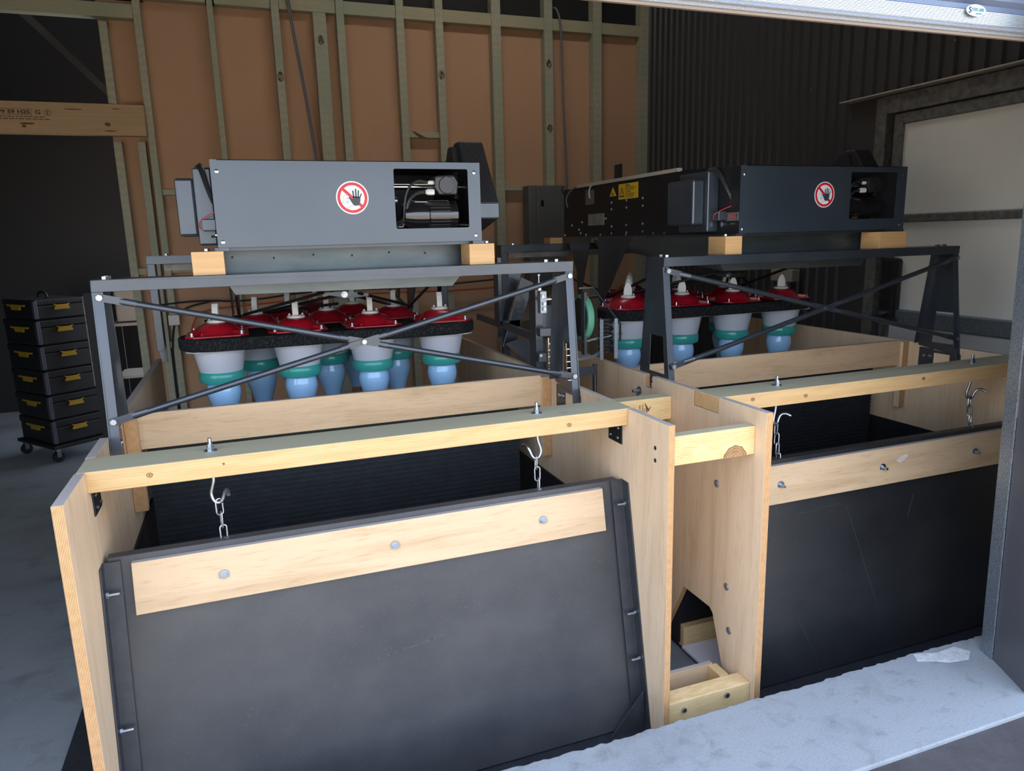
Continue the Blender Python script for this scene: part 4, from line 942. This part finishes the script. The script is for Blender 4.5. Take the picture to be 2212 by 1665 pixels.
build('axle', MB().cyl((1.52,Y,.283),(1.62,Y,.281),.009,n=16).cyl((1.565,Y,.282),(1.585,Y,.282),.017,n=20), 'chrome', bl, smooth=True)
build('rear_plate', MB().box(1.545, 1.65, Y+.12, Y+.125, .13, .245), 'steel', bl)
build('lower_plate', MB().prism([(1.507,0.053),(1.572,0.068),(1.711,0.064),(1.708,-0.090),(1.638,-0.073)], 'y', 1.40, 1.405), 'steel', bl)
# chains
for cx_, z0_, z1_ in ((1.552,.0,.125), (1.630,-.08,.09)):
    cm = MB(); z = z0_
    while z < z1_:
        cm.cyl((cx_-.017,Y-.03,z),(cx_+.017,Y-.03,z),.0035,n=8)
        for s in (-1, 1): cm.bar((cx_+s*.015,Y-.03,z), (cx_+s*.015,Y-.03,z+.026), .003, .009, (0,1,0))
        z += .026
    build('roller_chain', cm, 'chrome', bl)
build('green_wheel', MB().lathe([(.080,-.014),(.092,-.013),(.094,0),(.092,.013),(.080,.014),(.080,-.014)], (1.717,Y+.03,.197), 48, 'x').tf(lambda v: Vector((v.x, v.y, v.z))), 'greenwheel', bl, smooth=True, label='green rubber wheel rim')
build('wheel_hub', MB().lathe([(0,-.008),(.080,-.008),(.080,.008),(0,.008)], (1.717,Y+.03,.197), 40, 'x'), 'blackplastic', bl, smooth=True)
build('guard_rod', MB().tube([(1.675,Y-.03,.322),(1.738,Y-.03,.322),(1.866,Y-.03,.165),(1.866,Y-.03,.092)], .0045, 4), 'steel', bl)
build('side_rail', MB().box(1.700, 1.712, Y-.03, Y-.0, .045, .305), 'steel', bl, bev=.001)
build('idler_shaft', MB().cyl((1.70,Y-.02,.100),(1.880,Y-.02,.124),.0055,n=12), 'zinc', bl)
tm = MB()
for x_ in (1.775, 1.842):
    tm.prism([(Y-.04,.020),(Y-.02,.030),(Y-.02,.195),(Y-.04,.185)], 'x', x_, x_+.004)
    tm.box(x_-.010, x_+.006, Y-.042, Y-.038, .022, .190)
build('track_plate', tm, 'galv', bl)
tk = MB()
for z_ in (.045,.075,.105,.135,.165): tk.box(1.785,1.838, Y-.015, Y+.01, z_, z_+.022); tk.cyl((1.785,Y-.018,z_+.011),(1.838,Y-.018,z_+.011),.004,n=8)
build('track_chain', tk, 'blackplastic', bl)
build('curved_strap', MB().tube([(1.66,Y-.03,.03),(1.71,Y-.035,.035),(1.75,Y-.03,.04),(1.785,Y-.02,.055)], .007, 6, smooth=1), 'galv', bl)
build('curved_bracket', MB().prism([(1.66,.005),(1.69,-.005),(1.715,-.01),(1.765,-.01),(1.765,-.045),(1.66,-.05)], 'y', Y-.01, Y-.006), 'steel', bl)
build('upright_tube', MB().cyl((1.762,Y-.0,-.95),(1.762,Y-.0,-.002),.0095,n=16), 'steel', bl, smooth=True)
build('upright_tube', MB().tube([(1.545,Y-.03,.028),(1.565,Y-.03,.022),(1.572,Y-.03,.0),(1.572,Y-.03,-.10)], .008, 10, smooth=1), 'steel', bl, smooth=True)
build('foot_post', MB().box(1.484, 1.488, Y-.02, Y+.02, ZF, -.05).box(1.652, 1.658, Y-.02, Y+.03, ZF, -.05).box(1.50,1.70,Y,Y+.03,ZF,ZF+.02), 'steel', bl) if False else build('foot_post', MB().box(1.652, 1.658, Y-.02, Y+.03, ZF, -.05), 'steel', bl)
build('base_bar', MB().bar((1.54,1.9,.13), (1.53,1.10,.12), .02, .03), 'steel', bl)
lf = thing('lift_side_frame', 'pale lit upright of the lift frame right of the nearer machine', 'frame', (1.52, 1.5, 0))
build('upright', MB().box(1.513, 1.533, 1.50, 1.503, .125, .440).box(1.513, 1.516, 1.50, 1.56, .125, .44), 'steel', lf, bev=.001)
build('foot_rail', MB().box(1.52, 1.62, 1.50, 1.53, .115, .145), 'steel', lf)
build('post', MB().box(1.545, 1.575, 1.53, 1.56, -1.0, .12), 'steel', lf)

# ---------------------------------------------------------------- wall things
cb = thing('electrical_cabinet', 'grey electrical cabinet against the stud wall, left of the right machine', 'cabinet', (2.83, YB-.07, .10))
build('cabinet_body', MB().box(2.70, 3.03, YB-.14, YB-.001, .10, .945), 'cabinet', cb, bev=.004)
dr = build('cabinet_door', MB().box(2.765, 3.028, YB-.158, YB-.142, .11, .940), 'cabinet', cb, bev=.003)
for z_ in (.80, .28): build('lock', MB().box(2.80, 2.825, YB-.162, YB-.158, z_-.025, z_+.025).cyl((2.812,YB-.162,z_),(2.812,YB-.168,z_),.009,n=14), 'blackplastic', dr)
build('cable_tray', MB().tube([(3.0,YB-.16,.93),(2.98,YB-.18,.90),(2.99,YB-.2,.87)], .004, 6), 'cable', cb)
tag(build('wall_cable', MB().tube([(.89,YB-.006,2.4),(.905,YB-.006,2.15),(.953,YB-.006,1.755),(.987,YB-.006,1.43),(1.016,YB-.006,1.145),(1.03,YB-.006,.8),(1.03,YB-.006,.2)], .0075, 8, smooth=2)
    .tube([(.90,YB-.006,2.4),(.918,YB-.006,2.15),(.966,YB-.006,1.755),(1.0,YB-.006,1.43),(1.028,YB-.006,1.145),(1.045,YB-.006,.8),(1.045,YB-.006,.2)], .005, 8, smooth=2), 'greycable', smooth=True),
    'pair of grey cables slanting down the orange wall, left of the wide stud', 'cable')
tag(build('wall_cable', MB().tube([(3.018,YB+.05,2.375),(3.03,YB-.004,2.365),(3.06,YB-.012,2.28),(3.072,YB-.012,2.1),(3.076,YB-.012,1.78),(3.092,YB-.012,1.34),(3.109,YB-.012,.95),(3.11,YB-.012,.5)], .009, 8, smooth=2), 'greycable', smooth=True),
    'single grey cable dropping from a hole near the top of the wall', 'cable')
sb = thing('sensor_box', 'small cream junction box on a short pipe, behind the right pin table', 'junction box', (XW-.2, 2.3, ZF))
build('box', MB().box(XW-.10, XW-.04, 2.19, 2.40, .19, .27), 'trunk', sb, bev=.004)
build('pipe', MB().cyl((XW-.07,2.28,.19),(XW-.07,2.28,ZF),.012,n=14), 'trunk', sb, smooth=True)
# loose cables behind the left enclosure
for pts_, m_, lab in (
    ([(-.25,3.9,.12),(.1,3.9,.15),(.4,3.9,.12),(.9,3.9,.18),(1.6,3.9,.16),(2.4,3.9,.20)], 'cable', 'black cable strung along the back wall'),
    ([(.02,3.85,-.12),(.04,3.85,-.02),(.10,3.85,.08),(.5,3.85,.10),(1.2,3.85,.14),(2.2,3.85,.12),(2.6,3.85,.16)], 'orangecable', 'orange cable running low along the back wall'),
    ([(-.10,3.6,-.9),(-.12,3.6,-.3),(-.09,3.6,-.02),(-.02,3.6,.10),(.2,3.6,.14)], 'cable', 'thick black cable rising beside the rear frame leg'),
    ([(.15,3.3,-.9),(.18,3.3,-.5),(.22,3.3,-.2),(.20,3.3,.03)], 'cable', 'thin black cable hanging left of the pins')):
    pts_ = [(p[0]*1.05-.02, YB-.008, p[2]*1.05-.028) for p in pts_]  # cable points scaled about the camera and set on the wall plane
    tag(build('loose_cable', MB().tube(pts_, .007, 8, smooth=2), m_, smooth=True), lab, 'cable')
jb = tag(build('white_junction_box', MB().box(-.136, -.061, YB-.05, YB-.001, -.044, .031), 'white', bev=.004), 'small white junction box beyond the left end of the rubber plate', 'junction box')

tag(build('strip_light', MB().box(1.4, 3.0, 2.45, 2.75, 3.33, 3.399), 'white', bev=.01), 'white strip light fixed to the shed ceiling', 'light')
# ---------------------------------------------------------------- toolbox stack and dolly
TY = 4.55
ang = math.radians(-52)
def TR(c):  # rotate about stack axis
    ca, sa = math.cos(ang), math.sin(ang)
    return lambda v: Vector((c[0]+(v.x-c[0])*ca-(v.y-c[1])*sa, c[1]+(v.x-c[0])*sa+(v.y-c[1])*ca, v.z))
tcx, tcy = -1.035, 4.72
hw_, hd_ = .250, .185
zc_ = -.915
heights = [.188,.188,.188,.188,.188,.15]
posn = ['bottom', 'second from the bottom', 'third from the bottom', 'fourth from the bottom', 'fifth from the bottom', 'topmost']
dl = thing('wheeled_dolly', 'low black dolly on castors under the toolbox stack', 'dolly', (tcx, tcy, ZF), None)
build('platform', MB().box(tcx-hw_-.03, tcx+hw_+.03, tcy-hd_-.03, tcy+hd_+.03, -.945, -.918).tf(TR((tcx,tcy))), 'toolbox', dl, bev=.006)
for a, b in ((-1,-1),(1,-1),(-1,1),(1,1)):
    cx_, cy_ = tcx+a*(hw_-.01), tcy+b*(hd_-.01)
    cs = build('castor', MB().cyl((cx_,cy_,-.945),(cx_,cy_,-.965),.018,n=14).box(cx_-.018,cx_-.014,cy_-.015,cy_+.015,-1.01,-.963).box(cx_+.014,cx_+.018,cy_-.015,cy_+.015,-1.01,-.963).tf(TR((tcx,tcy))), 'zinc', dl)
    build('wheel', MB().cyl((cx_-.012,cy_,-1.009),(cx_+.012,cy_,-1.009),.040,n=24).tf(TR((tcx,tcy))), 'blackplastic', cs, smooth=True)
z = -.917
for i, h in enumerate(heights):
    t = thing('tool_case', 'black tool case with yellow latches, %s in the dark stack' % posn[i], 'toolbox', (tcx, tcy, z), 'stacked black tool cases')
    k = 0 if i < 5 else .01
    build('case_body', MB().box(tcx-hw_+k, tcx+hw_-k, tcy-hd_+k, tcy+hd_-k, z+.002, z+h*.70).tf(TR((tcx,tcy))), 'toolbox', t, bev=.012)
    build('lid', MB().box(tcx-hw_-.004+k, tcx+hw_+.004-k, tcy-hd_-.004+k, tcy+hd_+.004-k, z+h*.70, z+h-.002).tf(TR((tcx,tcy))), 'toolbox', t, bev=.010)
    build('corner_rib', MB().box(tcx+hw_-.03, tcx+hw_+.006, tcy-hd_-.007, tcy-hd_+.02, z+.01, z+h-.01).tf(TR((tcx,tcy))), 'boxcoat', t, bev=.005)
    zz = z+h*.66
    build('latch', MB().prism([(tcx-.13,zz+.012),(tcx+.13,zz+.012),(tcx+.13,zz),(tcx+.065,zz-.003),(tcx+.06,zz-.028),(tcx-.06,zz-.028),(tcx-.065,zz-.003),(tcx-.13,zz)], 'y', tcy-hd_-.016, tcy-hd_-.003).tf(TR((tcx,tcy))), 'yellow', t, bev=.002)
    build('side_latch', MB().prism([(tcy-.055,zz-.03),(tcy+.055,zz-.03),(tcy+.055,zz-.018),(tcy+.045,zz-.006),(tcy+.06,zz+.014),(tcy+.035,zz+.006),(tcy-.035,zz+.006),(tcy-.06,zz+.014),(tcy-.045,zz-.006),(tcy-.055,zz-.018)], 'x', tcx+hw_+.003, tcx+hw_+.016).tf(TR((tcx,tcy))), 'yellow', t, bev=.002)
    if i == 5: build('carry_handle', MB().tube([(tcx-.07,tcy,z+h),(tcx-.05,tcy,z+h+.04),(tcx+.05,tcy,z+h+.04),(tcx+.07,tcy,z+h)], .009, 8, smooth=2).tf(TR((tcx,tcy))), 'toolbox', t, smooth=True)
    z += h
# leaning board with a pale edge and dim boxes behind the frame leg
lb = thing('leaning_board', 'dark board with a pale edge strip standing right of the toolboxes', 'board', (-.62, 4.5, ZF))
build('panel', MB().box(-.72, -.60, 4.48, 4.52, ZF, .20), 'toolbox', lb)
build('edge_strip', MB().box(-.728, -.720, 4.47, 4.53, -.50, .18), 'galvdark', lb)
tag(build('storage_bin', MB().box(-.56, -.36, 4.75, 5.0, -.05, .22), 'trunk', bev=.01), 'pale plastic bin dimly seen behind the frame leg', 'bin')
sh = thing('shelf_rack', 'dim shelf behind the left frame leg carrying the pale bin', 'shelf', (-.45, 4.9, ZF))
for zz in (-.08, -.5): build('shelf', MB().box(-.60, -.37, 4.7, 5.1, zz, zz+.02), 'trunk', sh)
for x_ in (-.60, -.39):
    for y_ in (4.7, 5.08): build('post', MB().box(x_, x_+.02, y_, y_+.02, ZF, -.06), 'black', sh)
for o in bpy.data.objects:
    if 'org_' in o: del o['org_']
